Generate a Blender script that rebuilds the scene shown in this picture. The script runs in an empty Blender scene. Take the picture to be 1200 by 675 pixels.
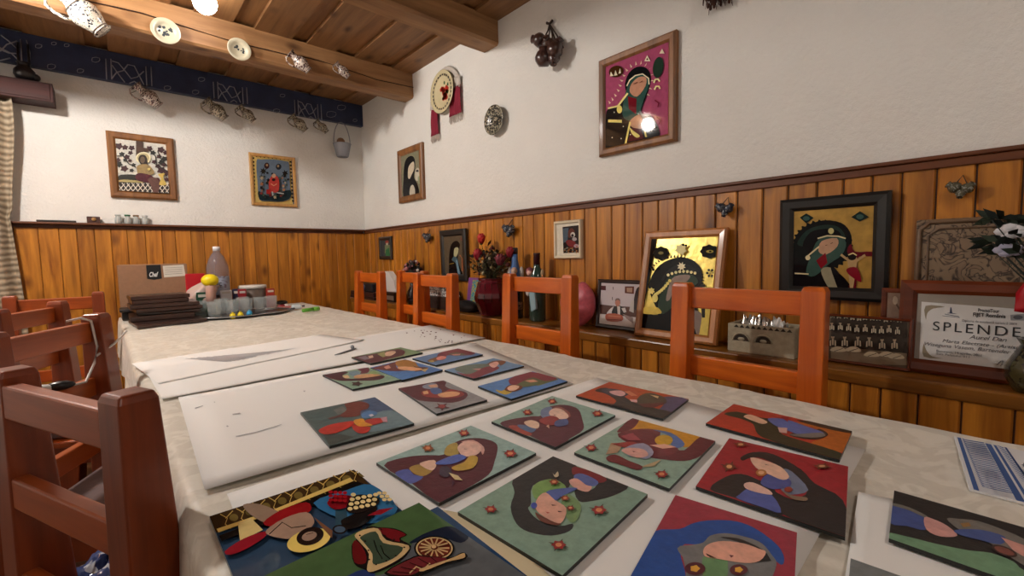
import bpy, math, random
import numpy as np
from mathutils import Vector, Matrix
random.seed(7)
C = bpy.context.scene.collection
PI = math.pi
# ---------------------------------------------------------------- camera
HC = 1.11
FP = 525.0
_Y = np.array([130-600, 308-337.5, FP]); _Y /= np.linalg.norm(_Y)
_X = np.array([1190-600, 288.5-337.5, FP]); _X -= _Y*_X.dot(_Y); _X /= np.linalg.norm(_X)
_Z = np.cross(_X, _Y)
RW = np.array([_X, _Y, _Z])
cam_d = bpy.data.cameras.new('camera'); cam = bpy.data.objects.new('camera', cam_d); C.objects.link(cam)
cam_d.sensor_fit = 'HORIZONTAL'; cam_d.sensor_width = 36; cam_d.lens = FP/1200*36; cam_d.clip_start = 0.02
_m = Matrix.Identity(4)
for i in range(3):
    _m[i][0] = RW[i][0]; _m[i][1] = -RW[i][1]; _m[i][2] = -RW[i][2]
_m[2][3] = HC
cam.matrix_world = _m
bpy.context.scene.camera = cam

def ray(u, v): return Vector(RW @ np.array([u-600, v-337.5, FP]))
CP = Vector((0, 0, HC))
def on_z(u, v, z): r = ray(u, v); return CP + r*((z-HC)/r.z)
def on_x(u, v, x): r = ray(u, v); return CP + r*(x/r.x)
def on_y(u, v, y): r = ray(u, v); return CP + r*(y/r.y)
def on_pl(u, v, p, n): r = ray(u, v); return CP + r*((p-CP).dot(n)/r.dot(n))

# ---------------------------------------------------------------- room sizes
XW, YB, ZC = 1.80, 4.076, 2.50      # right wall, back wall, ceiling boards
TZ = 0.75                            # table top
SHX, SHZ = 1.60, 0.755               # ledge front, ledge top
RZ = 1.372                           # top of the panelling rail

# ---------------------------------------------------------------- materials
def lin(c):
    out = []
    for v in c[:3]:
        v = v/255.0
        out.append(v/12.92 if v <= .04045 else ((v+.055)/1.055)**2.4)
    return (*out, 1.0)
MATS = {}
def newmat(name):
    m = bpy.data.materials.new(name); m.use_nodes = True
    nt = m.node_tree; b = nt.nodes['Principled BSDF']
    return m, nt, b
def N(nt, t, **kw):
    n = nt.nodes.new(t)
    for k, v in kw.items():
        if hasattr(n, k): setattr(n, k, v)
        else: n.inputs[k].default_value = v
    return n
def paint(c, rough=.45, metal=0, coat=0, spec=.5, bump=0, bscale=60, var=.0):
    key = ('p', tuple(c), rough, metal, coat, spec, bump, bscale, var)
    if key in MATS: return MATS[key]
    m, nt, b = newmat('paint_%d_%d_%d' % tuple(c[:3]))
    b.inputs['Base Color'].default_value = lin(c); b.inputs['Roughness'].default_value = rough
    b.inputs['Metallic'].default_value = metal; b.inputs['Coat Weight'].default_value = coat
    b.inputs['Coat Roughness'].default_value = .08
    b.inputs['Specular IOR Level'].default_value = spec
    if var or bump:
        tc = N(nt, 'ShaderNodeTexCoord'); ns = N(nt, 'ShaderNodeTexNoise', Scale=bscale, Detail=4.0)
        nt.links.new(tc.outputs['Object'], ns.inputs['Vector'])
        if var:
            r = N(nt, 'ShaderNodeValToRGB'); a = lin(c)
            r.color_ramp.elements[0].position = .3; r.color_ramp.elements[1].position = .7
            r.color_ramp.elements[0].color = (a[0]*(1-var), a[1]*(1-var), a[2]*(1-var), 1)
            r.color_ramp.elements[1].color = (min(1, a[0]*(1+var)), min(1, a[1]*(1+var)), min(1, a[2]*(1+var)), 1)
            nt.links.new(ns.outputs['Fac'], r.inputs['Fac']); nt.links.new(r.outputs['Color'], b.inputs['Base Color'])
        if bump:
            bp = N(nt, 'ShaderNodeBump', Strength=bump, Distance=.003)
            nt.links.new(ns.outputs['Fac'], bp.inputs['Height']); nt.links.new(bp.outputs['Normal'], b.inputs['Normal'])
    MATS[key] = m; return m
def art(c): return paint(c, rough=.42, bump=.25, bscale=90, var=.14)
def glassart(c): return paint(c, rough=.04, coat=0, spec=.14, var=.1, bscale=50)
def goldleaf(c): return paint(c, rough=.28, metal=.3, coat=0, var=.2, bscale=40, bump=.3)
def wood(name, dark, light, axis=2, rough=.4, coat=0., knots=True, ring=1.0, island=.25):
    m, nt, b = newmat(name); L = nt.links.new
    tc = N(nt, 'ShaderNodeTexCoord'); geo = N(nt, 'ShaderNodeNewGeometry')
    add = N(nt, 'ShaderNodeVectorMath', operation='ADD')
    mul = N(nt, 'ShaderNodeVectorMath', operation='SCALE'); mul.inputs['Scale'].default_value = 37.0
    comb = N(nt, 'ShaderNodeCombineXYZ')
    for i in range(3): L(geo.outputs['Random Per Island'], comb.inputs[i])
    L(comb.outputs[0], mul.inputs[0]); L(tc.outputs['Object'], add.inputs[0]); L(mul.outputs[0], add.inputs[1])
    sc = [22., 22., 22.]; sc[axis] = 1.6
    mp = N(nt, 'ShaderNodeMapping'); mp.inputs['Scale'].default_value = sc; L(add.outputs[0], mp.inputs[0])
    n1 = N(nt, 'ShaderNodeTexNoise', Scale=1.0*ring, Detail=6.0, Roughness=.6, Distortion=.6); L(mp.outputs[0], n1.inputs['Vector'])
    ks = [5., 5., 5.]; ks[axis] = 2.6
    mp2 = N(nt, 'ShaderNodeMapping'); mp2.inputs['Scale'].default_value = ks; L(add.outputs[0], mp2.inputs[0])
    vo = N(nt, 'ShaderNodeTexVoronoi', Scale=1.5); L(mp2.outputs[0], vo.inputs['Vector'])
    r1 = N(nt, 'ShaderNodeValToRGB'); r1.color_ramp.elements[0].position = .3; r1.color_ramp.elements[1].position = .68
    r1.color_ramp.elements[0].color = lin(dark); r1.color_ramp.elements[1].color = lin(light)
    L(n1.outputs['Fac'], r1.inputs['Fac'])
    hs = N(nt, 'ShaderNodeHueSaturation'); L(r1.outputs['Color'], hs.inputs['Color'])
    mr = N(nt, 'ShaderNodeMapRange'); mr.inputs['To Min'].default_value = 1-island; mr.inputs['To Max'].default_value = 1+island*.7
    L(geo.outputs['Random Per Island'], mr.inputs['Value']); L(mr.outputs[0], hs.inputs['Value'])
    last = hs.outputs['Color']
    if knots:
        r2 = N(nt, 'ShaderNodeValToRGB'); r2.color_ramp.elements[0].position = .06; r2.color_ramp.elements[1].position = .24
        r2.color_ramp.elements[0].color = (.22, .14, .08, 1); r2.color_ramp.elements[1].color = (1, 1, 1, 1)
        L(vo.outputs['Distance'], r2.inputs['Fac'])
        mx = N(nt, 'ShaderNodeMix', data_type='RGBA', blend_type='MULTIPLY'); mx.inputs[0].default_value = .8
        L(last, mx.inputs[6]); L(r2.outputs['Color'], mx.inputs[7]); last = mx.outputs[2]
    L(last, b.inputs['Base Color'])
    b.inputs['Roughness'].default_value = rough; b.inputs['Coat Weight'].default_value = coat; b.inputs['Coat Roughness'].default_value = .12
    bp = N(nt, 'ShaderNodeBump', Strength=.25, Distance=.002); L(n1.outputs['Fac'], bp.inputs['Height']); L(bp.outputs['Normal'], b.inputs['Normal'])
    return m
def plaster(name, c, dist=.010, stren=.7):
    m, nt, b = newmat(name); L = nt.links.new
    tc = N(nt, 'ShaderNodeTexCoord')
    n1 = N(nt, 'ShaderNodeTexNoise', Scale=55.0, Detail=5.0, Roughness=.65); n2 = N(nt, 'ShaderNodeTexNoise', Scale=7.0, Detail=3.0)
    L(tc.outputs['Object'], n1.inputs['Vector']); L(tc.outputs['Object'], n2.inputs['Vector'])
    ad = N(nt, 'ShaderNodeMath', operation='MULTIPLY_ADD'); ad.inputs[1].default_value = 1.3
    L(n2.outputs['Fac'], ad.inputs[0]); L(n1.outputs['Fac'], ad.inputs[2])
    bp = N(nt, 'ShaderNodeBump', Strength=stren, Distance=dist); L(ad.outputs[0], bp.inputs['Height']); L(bp.outputs['Normal'], b.inputs['Normal'])
    r = N(nt, 'ShaderNodeValToRGB'); a = lin(c); r.color_ramp.elements[0].color = (a[0]*.93, a[1]*.93, a[2]*.93, 1); r.color_ramp.elements[1].color = a
    L(n2.outputs['Fac'], r.inputs['Fac']); L(r.outputs['Color'], b.inputs['Base Color'])
    b.inputs['Roughness'].default_value = .9; b.inputs['Specular IOR Level'].default_value = .15
    return m
def damask():
    m, nt, b = newmat('damask_cloth'); L = nt.links.new
    tc = N(nt, 'ShaderNodeTexCoord')
    mp = N(nt, 'ShaderNodeMapping'); mp.inputs['Scale'].default_value = (1, 1.0, 1); L(tc.outputs['Object'], mp.inputs[0])
    n1 = N(nt, 'ShaderNodeTexNoise', Scale=13.0, Detail=2.5, Roughness=.55, Distortion=1.6); L(mp.outputs[0], n1.inputs['Vector'])
    r = N(nt, 'ShaderNodeValToRGB'); e = r.color_ramp.elements
    e[0].position = .47; e[0].color = lin((212, 205, 190)); e[1].position = .55; e[1].color = lin((228, 222, 208))
    L(n1.outputs['Fac'], r.inputs['Fac']); L(r.outputs['Color'], b.inputs['Base Color'])
    rr = N(nt, 'ShaderNodeMapRange'); rr.inputs['From Min'].default_value = .45; rr.inputs['From Max'].default_value = .55
    rr.inputs['To Min'].default_value = .55; rr.inputs['To Max'].default_value = .36; L(n1.outputs['Fac'], rr.inputs['Value']); L(rr.outputs[0], b.inputs['Roughness'])
    n2 = N(nt, 'ShaderNodeTexNoise', Scale=24.0, Detail=3.0, Distortion=.5); L(mp.outputs[0], n2.inputs['Vector'])
    bp = N(nt, 'ShaderNodeBump', Strength=.35, Distance=.01); L(n2.outputs['Fac'], bp.inputs['Height']); L(bp.outputs['Normal'], b.inputs['Normal'])
    b.inputs['Sheen Weight'].default_value = .3
    return m
def stripes(name, c1, c2, scale=40, axis='Z', rough=.85, dist=2.0):
    m, nt, b = newmat(name); L = nt.links.new
    tc = N(nt, 'ShaderNodeTexCoord'); w = N(nt, 'ShaderNodeTexWave', Scale=scale, Distortion=dist, Detail=2.0); w.bands_direction = axis
    L(tc.outputs['Object'], w.inputs['Vector'])
    r = N(nt, 'ShaderNodeValToRGB'); r.color_ramp.elements[0].color = lin(c1); r.color_ramp.elements[1].color = lin(c2)
    L(w.outputs['Color'], r.inputs['Fac']); L(r.outputs['Color'], b.inputs['Base Color'])
    bp = N(nt, 'ShaderNodeBump', Strength=.4, Distance=.004); L(w.outputs['Fac'], bp.inputs['Height']); L(bp.outputs['Normal'], b.inputs['Normal'])
    b.inputs['Roughness'].default_value = rough
    return m
def folk(name, base, ink, scale=45, thr=.52, rough=.25, ink2=None):
    """glazed folk ceramic: scribbled floral pattern"""
    m, nt, b = newmat(name); L = nt.links.new
    tc = N(nt, 'ShaderNodeTexCoord'); n = N(nt, 'ShaderNodeTexNoise', Scale=scale, Detail=1.5, Distortion=2.5)
    L(tc.outputs['Object'], n.inputs['Vector'])
    r = N(nt, 'ShaderNodeValToRGB'); e = r.color_ramp.elements; e[0].position = thr; e[0].color = lin(base); e[1].position = thr+.03; e[1].color = lin(ink)
    if ink2:
        k = e.new(thr+.1); k.color = lin(ink2)
    L(n.outputs['Fac'], r.inputs['Fac']); L(r.outputs['Color'], b.inputs['Base Color'])
    b.inputs['Roughness'].default_value = rough; b.inputs['Coat Weight'].default_value = .5
    return m
def thinglass(name, c=(190, 200, 200), alpha=.24):
    m, nt, b = newmat(name); b.inputs['Base Color'].default_value = lin(c); b.inputs['Alpha'].default_value = alpha
    b.inputs['Roughness'].default_value = .04; b.inputs['Specular IOR Level'].default_value = 1.0; b.inputs['Coat Weight'].default_value = .5
    return m
def clearglass(name, c=(255, 255, 255), rough=.02, ior=1.45):
    m, nt, b = newmat(name)
    b.inputs['Base Color'].default_value = lin(c); b.inputs['Transmission Weight'].default_value = 1.0
    b.inputs['Roughness'].default_value = rough; b.inputs['IOR'].default_value = ior
    return m
def emis(name, c, s):
    m, nt, b = newmat(name)
    b.inputs['Emission Color'].default_value = (*c, 1); b.inputs['Emission Strength'].default_value = s
    return m

PLASTER = plaster('white_plaster', (236, 233, 227))
PINE = wood('pine_panelling', (132, 72, 16), (210, 138, 46), axis=2, rough=.33, coat=.25, island=.22)
PINE_D = wood('ledge_pine', (112, 66, 20), (160, 104, 38), axis=1, rough=.3, coat=.3, knots=False)
RAILW = wood('rail_wood', (80, 40, 16), (112, 60, 26), axis=1, rough=.45, knots=False, island=.1)
BEAMW = wood('beam_wood', (124, 86, 52), (170, 126, 82), axis=0, rough=.6, ring=.7)
CEILW = wood('ceiling_boards', (118, 80, 46), (158, 112, 68), axis=1, rough=.55, island=.2)
CHAIRW = wood('varnished_chair_wood', (178, 74, 16), (234, 120, 34), axis=2, rough=.28, coat=.6, knots=False, island=.15)
FRAMEW = wood('frame_wood', (98, 60, 28), (146, 96, 50), axis=2, rough=.5, coat=.04, knots=False)
FRAMEL = wood('light_frame_wood', (150, 92, 44), (188, 124, 66), axis=2, rough=.4, coat=.2, knots=False)
FRAMEM = wood('mahogany_frame', (82, 34, 14), (116, 52, 24), axis=1, rough=.35, coat=.3, knots=False)
DARKB = wood('dark_boards', (44, 24, 16), (74, 44, 32), axis=0, rough=.35, coat=.3, knots=False)
BLACKF = paint((30, 29, 28), rough=.35, coat=.2, bump=.2)
PAPER = paint((236, 235, 232), rough=.7, spec=.25)
CLOTH = damask()

# ---------------------------------------------------------------- mesh builder
ORG = {}
class MB:
    def __init__(s, M=None): s.v = []; s.f = []; s.m = []; s.sm = []; s.M = M
    def T(s, p):
        p = Vector(p); return s.M @ p if s.M is not None else p
    def add(s, vs, fs, mi=0, smooth=False):
        o = len(s.v); s.v += [s.T(p) for p in vs]
        for f in fs: s.f.append([i+o for i in f]); s.m.append(mi); s.sm.append(smooth)
    def box(s, a, b, mi=0):
        x0, y0, z0 = a; x1, y1, z1 = b
        s.add([(x0,y0,z0),(x1,y0,z0),(x1,y1,z0),(x0,y1,z0),(x0,y0,z1),(x1,y0,z1),(x1,y1,z1),(x0,y1,z1)],
              [(0,3,2,1),(4,5,6,7),(0,1,5,4),(1,2,6,5),(2,3,7,6),(3,0,4,7)], mi)
    def hexa(s, bot, top, mi=0):
        s.add(list(bot)+list(top), [(0,3,2,1),(4,5,6,7),(0,1,5,4),(1,2,6,5),(2,3,7,6),(3,0,4,7)], mi)
    def prism(s, pts, d, mi=0, mside=None):
        n = len(pts); pts = [Vector(p) for p in pts]; d = Vector(d)
        o = len(s.v); s.v += [s.T(p) for p in pts]+[s.T(p+d) for p in pts]
        s.f.append([o+i for i in reversed(range(n))]); s.m.append(mi); s.sm.append(False)
        s.f.append([o+n+i for i in range(n)]); s.m.append(mi); s.sm.append(False)
        for i in range(n):
            j = (i+1) % n; s.f.append([o+i, o+j, o+n+j, o+n+i]); s.m.append(mi if mside is None else mside); s.sm.append(False)
    def lathe(s, prof, c=(0,0,0), ax=(0,0,1), n=20, mi=0, smooth=True, a0=0):
        """prof: (radius, height) pairs along the axis"""
        ax = Vector(ax).normalized(); q = ax.to_track_quat('Z', 'Y').to_matrix(); c = Vector(c)
        vs = []; fs = []
        for r, h in prof:
            for k in range(n):
                t = 2*PI*k/n+a0; vs.append(c + q @ Vector((r*math.cos(t), r*math.sin(t), h)))
        for i in range(len(prof)-1):
            for k in range(n):
                l = (k+1) % n; fs.append((i*n+k, i*n+l, (i+1)*n+l, (i+1)*n+k))
        o = len(fs)
        if prof[0][0] > 1e-5: fs.append(tuple(reversed(range(n))))
        if prof[-1][0] > 1e-5: fs.append(tuple((len(prof)-1)*n+k for k in range(n)))
        s.add(vs, fs, mi, smooth)
    def tube(s, pts, r, n=8, mi=0, closed=False):
        pts = [Vector(p) for p in pts]; m = len(pts); vs = []; fs = []
        rs = r if isinstance(r, (list, tuple)) else [r]*m
        up = Vector((.13, .31, .94)).normalized()
        for i, p in enumerate(pts):
            if closed: d = pts[(i+1) % m]-pts[i-1]
            else: d = pts[min(i+1, m-1)]-pts[max(i-1, 0)]
            if d.length < 1e-9: d = Vector((0, 0, 1))
            d.normalize(); a = d.cross(up)
            if a.length < .05: a = d.cross(Vector((1, 0, 0)))
            a.normalize(); b = d.cross(a)
            for k in range(n):
                t = 2*PI*k/n; vs.append(p+(a*math.cos(t)+b*math.sin(t))*rs[i])
        for i in range(m if closed else m-1):
            j = (i+1) % m
            for k in range(n):
                l = (k+1) % n; fs.append((i*n+k, i*n+l, j*n+l, j*n+k))
        if not closed: fs.append(tuple(reversed(range(n)))); fs.append(tuple((m-1)*n+k for k in range(n)))
        s.add(vs, fs, mi, True)
    def ball(s, c, r, n=12, mi=0, sc=(1, 1, 1), rot=None):
        vs = []; fs = []; c = Vector(c); h = n//2
        for i in range(h+1):
            ph = PI*i/h
            for k in range(n):
                t = 2*PI*k/n; p = Vector((r*sc[0]*math.sin(ph)*math.cos(t), r*sc[1]*math.sin(ph)*math.sin(t), r*sc[2]*math.cos(ph)))
                if rot is not None: p = rot @ p
                vs.append(c+p)
        for i in range(h):
            for k in range(n):
                l = (k+1) % n; fs.append((i*n+k, (i+1)*n+k, (i+1)*n+l, i*n+l))
        s.add(vs, fs, mi, True)
    def grid(s, P, mi=0, smooth=True):
        o = len(s.v); a = len(P); b = len(P[0])
        for row in P: s.v += [s.T(p) for p in row]
        for i in range(a-1):
            for j in range(b-1):
                s.f.append([o+i*b+j, o+i*b+j+1, o+(i+1)*b+j+1, o+(i+1)*b+j]); s.m.append(mi); s.sm.append(smooth)
    def build(s, name, mats, parent=None, origin=None, bevel=0, solid=0, label=None, cat=None, group=None, kind=None, seg=2):
        if not isinstance(mats, (list, tuple)): mats = [mats]
        if parent is not None: origin = parent.location.copy()
        elif origin is None:
            xs = [p.x for p in s.v]; ys = [p.y for p in s.v]; zs = [p.z for p in s.v]
            origin = Vector(((min(xs)+max(xs))/2, (min(ys)+max(ys))/2, min(zs)))
        origin = Vector(origin)
        if parent is not None and parent.name in ORG: origin = Vector(ORG[parent.name])
        me = bpy.data.meshes.new(name)
        me.from_pydata([tuple(p-origin) for p in s.v], [], s.f)
        for m in mats: me.materials.append(m)
        me.polygons.foreach_set('material_index', s.m); me.polygons.foreach_set('use_smooth', s.sm); me.update()
        o = bpy.data.objects.new(name, me); C.objects.link(o)
        if parent is not None:
            o.parent = parent
            ORG[o.name] = tuple(origin)
        else: o.location = origin
        if bevel:
            md = o.modifiers.new('bevel', 'BEVEL'); md.width = bevel; md.segments = seg; md.limit_method = 'ANGLE'; md.angle_limit = .6
        if solid:
            md = o.modifiers.new('solid', 'SOLIDIFY'); md.thickness = solid; md.offset = -1
        tag(o, label, cat, group, kind)
        return o
def tag(o, label=None, cat=None, group=None, kind=None):
    if label: o['label'] = label
    if cat: o['category'] = cat
    if group: o['group'] = group
    if kind: o['kind'] = kind
    return o
def thing(name, loc, label, cat, group=None, rz=0):
    o = bpy.data.objects.new(name, None); C.objects.link(o); o.location = loc; o.rotation_euler.z = rz; o.empty_display_size = .05
    return tag(o, label, cat, group)
def copy_tree(o, parent=None):
    c = o.copy(); C.objects.link(c)
    if parent is not None: c.parent = parent
    for ch in list(o.children): copy_tree(ch, c)
    return c

# ---------------------------------------------------------------- flat pictures
def smooth_poly(p, k=3):
    n = len(p); out = []
    if n < 5: return p
    for i in range(n):
        a, b, c, d = p[i-1], p[i], p[(i+1) % n], p[(i+2) % n]
        for j in range(k):
            t = j/k
            out.append(tuple(.5*((2*b[q])+(-a[q]+c[q])*t+(2*a[q]-5*b[q]+4*c[q]-d[q])*t*t+(-a[q]+3*b[q]-3*c[q]+d[q])*t**3) for q in (0, 1)))
    return out
def clip2(poly, quad):
    """Sutherland-Hodgman against a convex quad, 2-D"""
    ar = sum(quad[i][0]*quad[(i+1) % len(quad)][1]-quad[(i+1) % len(quad)][0]*quad[i][1] for i in range(len(quad)))
    sg = 1 if ar > 0 else -1
    for i in range(len(quad)):
        a = quad[i]; b = quad[(i+1) % len(quad)]
        def ins(p): return sg*((b[0]-a[0])*(p[1]-a[1])-(b[1]-a[1])*(p[0]-a[0])) >= 0
        out = []
        for j in range(len(poly)):
            p = poly[j-1]; q = poly[j]
            if ins(p) != ins(q):
                d1 = (b[0]-a[0], b[1]-a[1]); d2 = (q[0]-p[0], q[1]-p[1])
                den = d1[0]*d2[1]-d1[1]*d2[0]
                if abs(den) > 1e-14:
                    t = (d1[1]*(p[0]-a[0])-d1[0]*(p[1]-a[1]))/(den)
                    out.append((p[0]+t*d2[0], p[1]+t*d2[1]))
            if ins(q): out.append(q)
        poly = out
        if len(poly) < 3: return []
    return poly
def star(x, y, r, n=5, q=.45, a=.3, sy=1):
    return [(x+(r if i % 2 == 0 else r*q)*math.cos(a+PI*i/n), y+sy*(r if i % 2 == 0 else r*q)*math.sin(a+PI*i/n)) for i in range(2*n)]
def circ(x, y, rx, ry=None, n=16, a=0):
    ry = rx if ry is None else ry
    return [(x+rx*math.cos(2*PI*i/n)*math.cos(a)-ry*math.sin(2*PI*i/n)*math.sin(a), y+rx*math.cos(2*PI*i/n)*math.sin(a)+ry*math.sin(2*PI*i/n)*math.cos(a)) for i in range(n)]
def band(pts, w):
    """polyline with a width"""
    L = []; Rr = []
    for i, p in enumerate(pts):
        a = pts[max(i-1, 0)]; b = pts[min(i+1, len(pts)-1)]
        dx, dy = b[0]-a[0], b[1]-a[1]; l = math.hypot(dx, dy) or 1
        L.append((p[0]-dy/l*w/2, p[1]+dx/l*w/2)); Rr.append((p[0]+dy/l*w/2, p[1]-dx/l*w/2))
    return L+Rr[::-1]
def pic_layers(mb, mats, p0, n, clip, crop, layers, matf, step):
    """layers: (colour, poly) drawn in the crop's coordinates, put on the plane (p0, n), each a film of paint above the last"""
    x0, y0, s = crop; n = Vector(n).normalized()
    ux = n.cross(Vector((0, 0, 1)))
    if ux.length < .1: ux = Vector((1, 0, 0))
    ux.normalize(); uy = n.cross(ux)
    def to2(P): d = P-p0; return (d.dot(ux), d.dot(uy))
    q2 = [to2(Vector(c)) for c in clip]
    for k, lay in enumerate(layers):
        col, poly = lay[0], lay[1]; sm = True if len(lay) < 3 else lay[2]
        pp = smooth_poly(poly) if sm else poly
        P2 = [to2(on_pl(x0+x/s, y0+y/s, p0, n)) for x, y in pp]
        P2 = clip2(P2, q2)
        if len(P2) < 3: continue
        m = matf(col) if isinstance(col, tuple) else col
        if m not in mats: mats.append(m)
        ar = sum(P2[i-1][0]*P2[i][1]-P2[i][0]*P2[i-1][1] for i in range(len(P2)))
        if ar < 0: P2 = P2[::-1]
        off = n*step*(k+1)
        vs = [p0+ux*a+uy*b+off for a, b in P2]
        # ux x uy = ? keep face normal along n
        nn = (ux.cross(uy)).dot(n)
        f = list(range(len(vs)))
        if nn < 0: f = f[::-1]
        mb.add(vs, [tuple(f)], mats.index(m))
# ================================================================ ROOM
XL, YN = -1.7, -2.2                  # left wall, wall behind the camera
def struct(mb, name, mats, **k): return mb.build(name, mats, kind='structure', **k)
m = MB(); m.box((XL-.1, YN-.1, -.1), (XW+.1, YB+.1, 0)); struct(m, 'floor', wood('floor_boards', (70, 42, 24), (104, 64, 36), axis=1, rough=.5))
m = MB(); m.box((XW, YN-.1, 0), (XW+.1, YB+.1, ZC+.1)); struct(m, 'wall_right', PLASTER)
m = MB(); m.box((XL-.1, YB, 0), (XW, YB+.1, ZC+.1)); struct(m, 'wall_back', PLASTER)
m = MB(); m.box((XL-.1, YN-.1, 0), (XL, YB, ZC+.1)); struct(m, 'wall_left', PLASTER)
m = MB(); m.box((XL, YN-.1, 0), (XW, YN, ZC+.1)); struct(m, 'wall_front', PLASTER)
# ceiling: wide boards with narrower ones set back between them
m = MB()
m.box((XL, YN, ZC+.022), (XW, YB, ZC+.1))
xs = [(XL, -1.5), (-1.40, -1.14), (-1.03, -.78), (-.67, -.42), (-.31, -.04), (.07, .325), (.43, .62), (.732, .941), (1.031, 1.216), (1.35, 1.54), (1.631, XW)]
for a, b in xs: m.box((a, YN, ZC), (b, YB, ZC+.022))
struct(m, 'ceiling', CEILW)

# vertical pine boarding
def boards_x(x, y0, y1, z0, z1, t, edges):
    m = MB(); m.box((x-t+.006, y0, z0), (x, y1, z1), 1)
    for a, b in zip(edges[:-1], edges[1:]):
        g = .002; c = .004
        m.prism([(x-.003, a+g, z0), (x-t+c, a+g, z0), (x-t, a+g+c, z0), (x-t, b-g-c, z0), (x-t+c, b-g, z0), (x-.003, b-g, z0)][::-1], (0, 0, z1-z0))
    return m
GAP = paint((58, 26, 8), rough=.6)
random.seed(3)
ed = [YN]
while ed[-1] < -.35: ed.append(ed[-1]+random.uniform(.075, .105))
ed[-1] = -.33
ed += [-.25, -.17, -.092, -.007, .078, .158, .234, .304, .378, .451, .538, .619, .709, .79, .875, .959, 1.039, 1.116, 1.209, 1.282, 1.373, 1.445, 1.543, 1.649, 1.727, 1.81, 1.9, 1.977, 2.07, 2.161, 2.24, 2.323, 2.422, 2.51, 2.6, 2.71, 2.834, 2.93, 3.022, 3.13, 3.25, 3.358, 3.47, 3.58, 3.7, 3.82, 3.95, YB]
m = boards_x(XW, YN, YB, SHZ-.05, RZ-.03, .016, ed); struct(m, 'trim_1', [PINE, GAP])
edB = [-.43, -.327, -.236, -.154, -.07, .012, .095, .191, .283, .36, .453, .532, .619, .694, .784, .87, .957, 1.035, 1.118, 1.201, 1.285, 1.368, 1.447, 1.522, 1.6, 1.68, XW-.016]
m = MB(); m.box((-.43, YB-.011, 0), (XW, YB, RZ-.03), 1)
for a, b in zip(edB[:-1], edB[1:]):
    g = .001; c = .003; y = YB
    m.prism([(a+g, y-.003, 0), (a+g, y-.016+c, 0), (a+g+c, y-.016, 0), (b-g-c, y-.016, 0), (b-g, y-.016+c, 0), (b-g, y-.003, 0)], (0, 0, RZ-.03))
struct(m, 'trim_2', [PINE, GAP])
# rail on top of the boarding
m = MB(); m.box((XW-.032, YN, RZ-.012), (XW, YB, RZ)); m.box((XW-.024, YN, RZ-.036), (XW, YB-.03, RZ-.012)); struct(m, 'trim_3', RAILW, bevel=.003)
m = MB(); m.box((-.45, YB-.06, RZ-.014), (XW-.032, YB, RZ)); m.box((-.44, YB-.024, RZ-.036), (XW-.03, YB, RZ-.014)); m.box((-.45, YB-.03, 0), (-.43, YB, RZ-.014))
struct(m, 'trim_4', wood('rail_wood_across', (80, 42, 20), (112, 62, 30), axis=0, rough=.45, knots=False, island=.1), bevel=.003)
# boxed ledge along the right wall
m = boards_x(SHX+.02, YN, 3.98, 0, SHZ-.04, .014, [YN]+[-1.9+.09*i for i in range(20)]+[-.105, -.017, .074, .158, .237, .308]+[.308+.078*i for i in range(1, 47)]+[3.98])
m.box((SHX+.02, YN, 0), (SHX+.03, 3.98, SHZ-.04)); m.box((SHX+.006, 3.98, 0), (XW, 3.995, SHZ-.04))
struct(m, 'trim_5', [PINE, GAP])
m = MB(); m.box((SHX, YN, SHZ-.04), (XW, 4.0, SHZ)); struct(m, 'trim_6', PINE_D, bevel=.006)

# beams
def beam(y0, y1, z0, label, seed):
    random.seed(seed); m = MB(); n = 30; rows = []
    for i in range(n+1):
        x = XL+(XW-XL)*i/n; j = lambda s=.004: random.uniform(-s, s)
        c = .012
        rows.append([(x, y0+j(), ZC+.005), (x, y0+j(), z0+c), (x, y0+c, z0+j(.002)), (x, y1-c, z0+j(.002)), (x, y1+j(), z0+c), (x, y1+j(), ZC+.005)])
    m.grid(rows, smooth=False)
    m.add(rows[-1], [(0, 1, 2, 3, 4, 5)])
    return m.build('ceiling_beam', BEAMW, label=label, cat='beam')
b1 = beam(3.11, 3.25, 2.32, 'thick wooden ceiling beam hung with plates and little jugs', 1)
m = MB(); random.seed(4)
pts = [(x/10, 3.105, 2.40+.012*math.sin(x*.7)+random.uniform(-.004, .004)) for x in range(-16, 19)]
m.tube(pts, [.0035 if i % 7 else .0015 for i in range(len(pts))], n=4); m.build('crack', paint((52, 28, 12), rough=.9), parent=b1)
beam(2.10, 2.245, 2.36, 'bare wooden ceiling beam nearest the camera', 2)
beam(.95, 1.10, 2.36, 'bare wooden ceiling beam above the near end of the table', 5) if False else None
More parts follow.
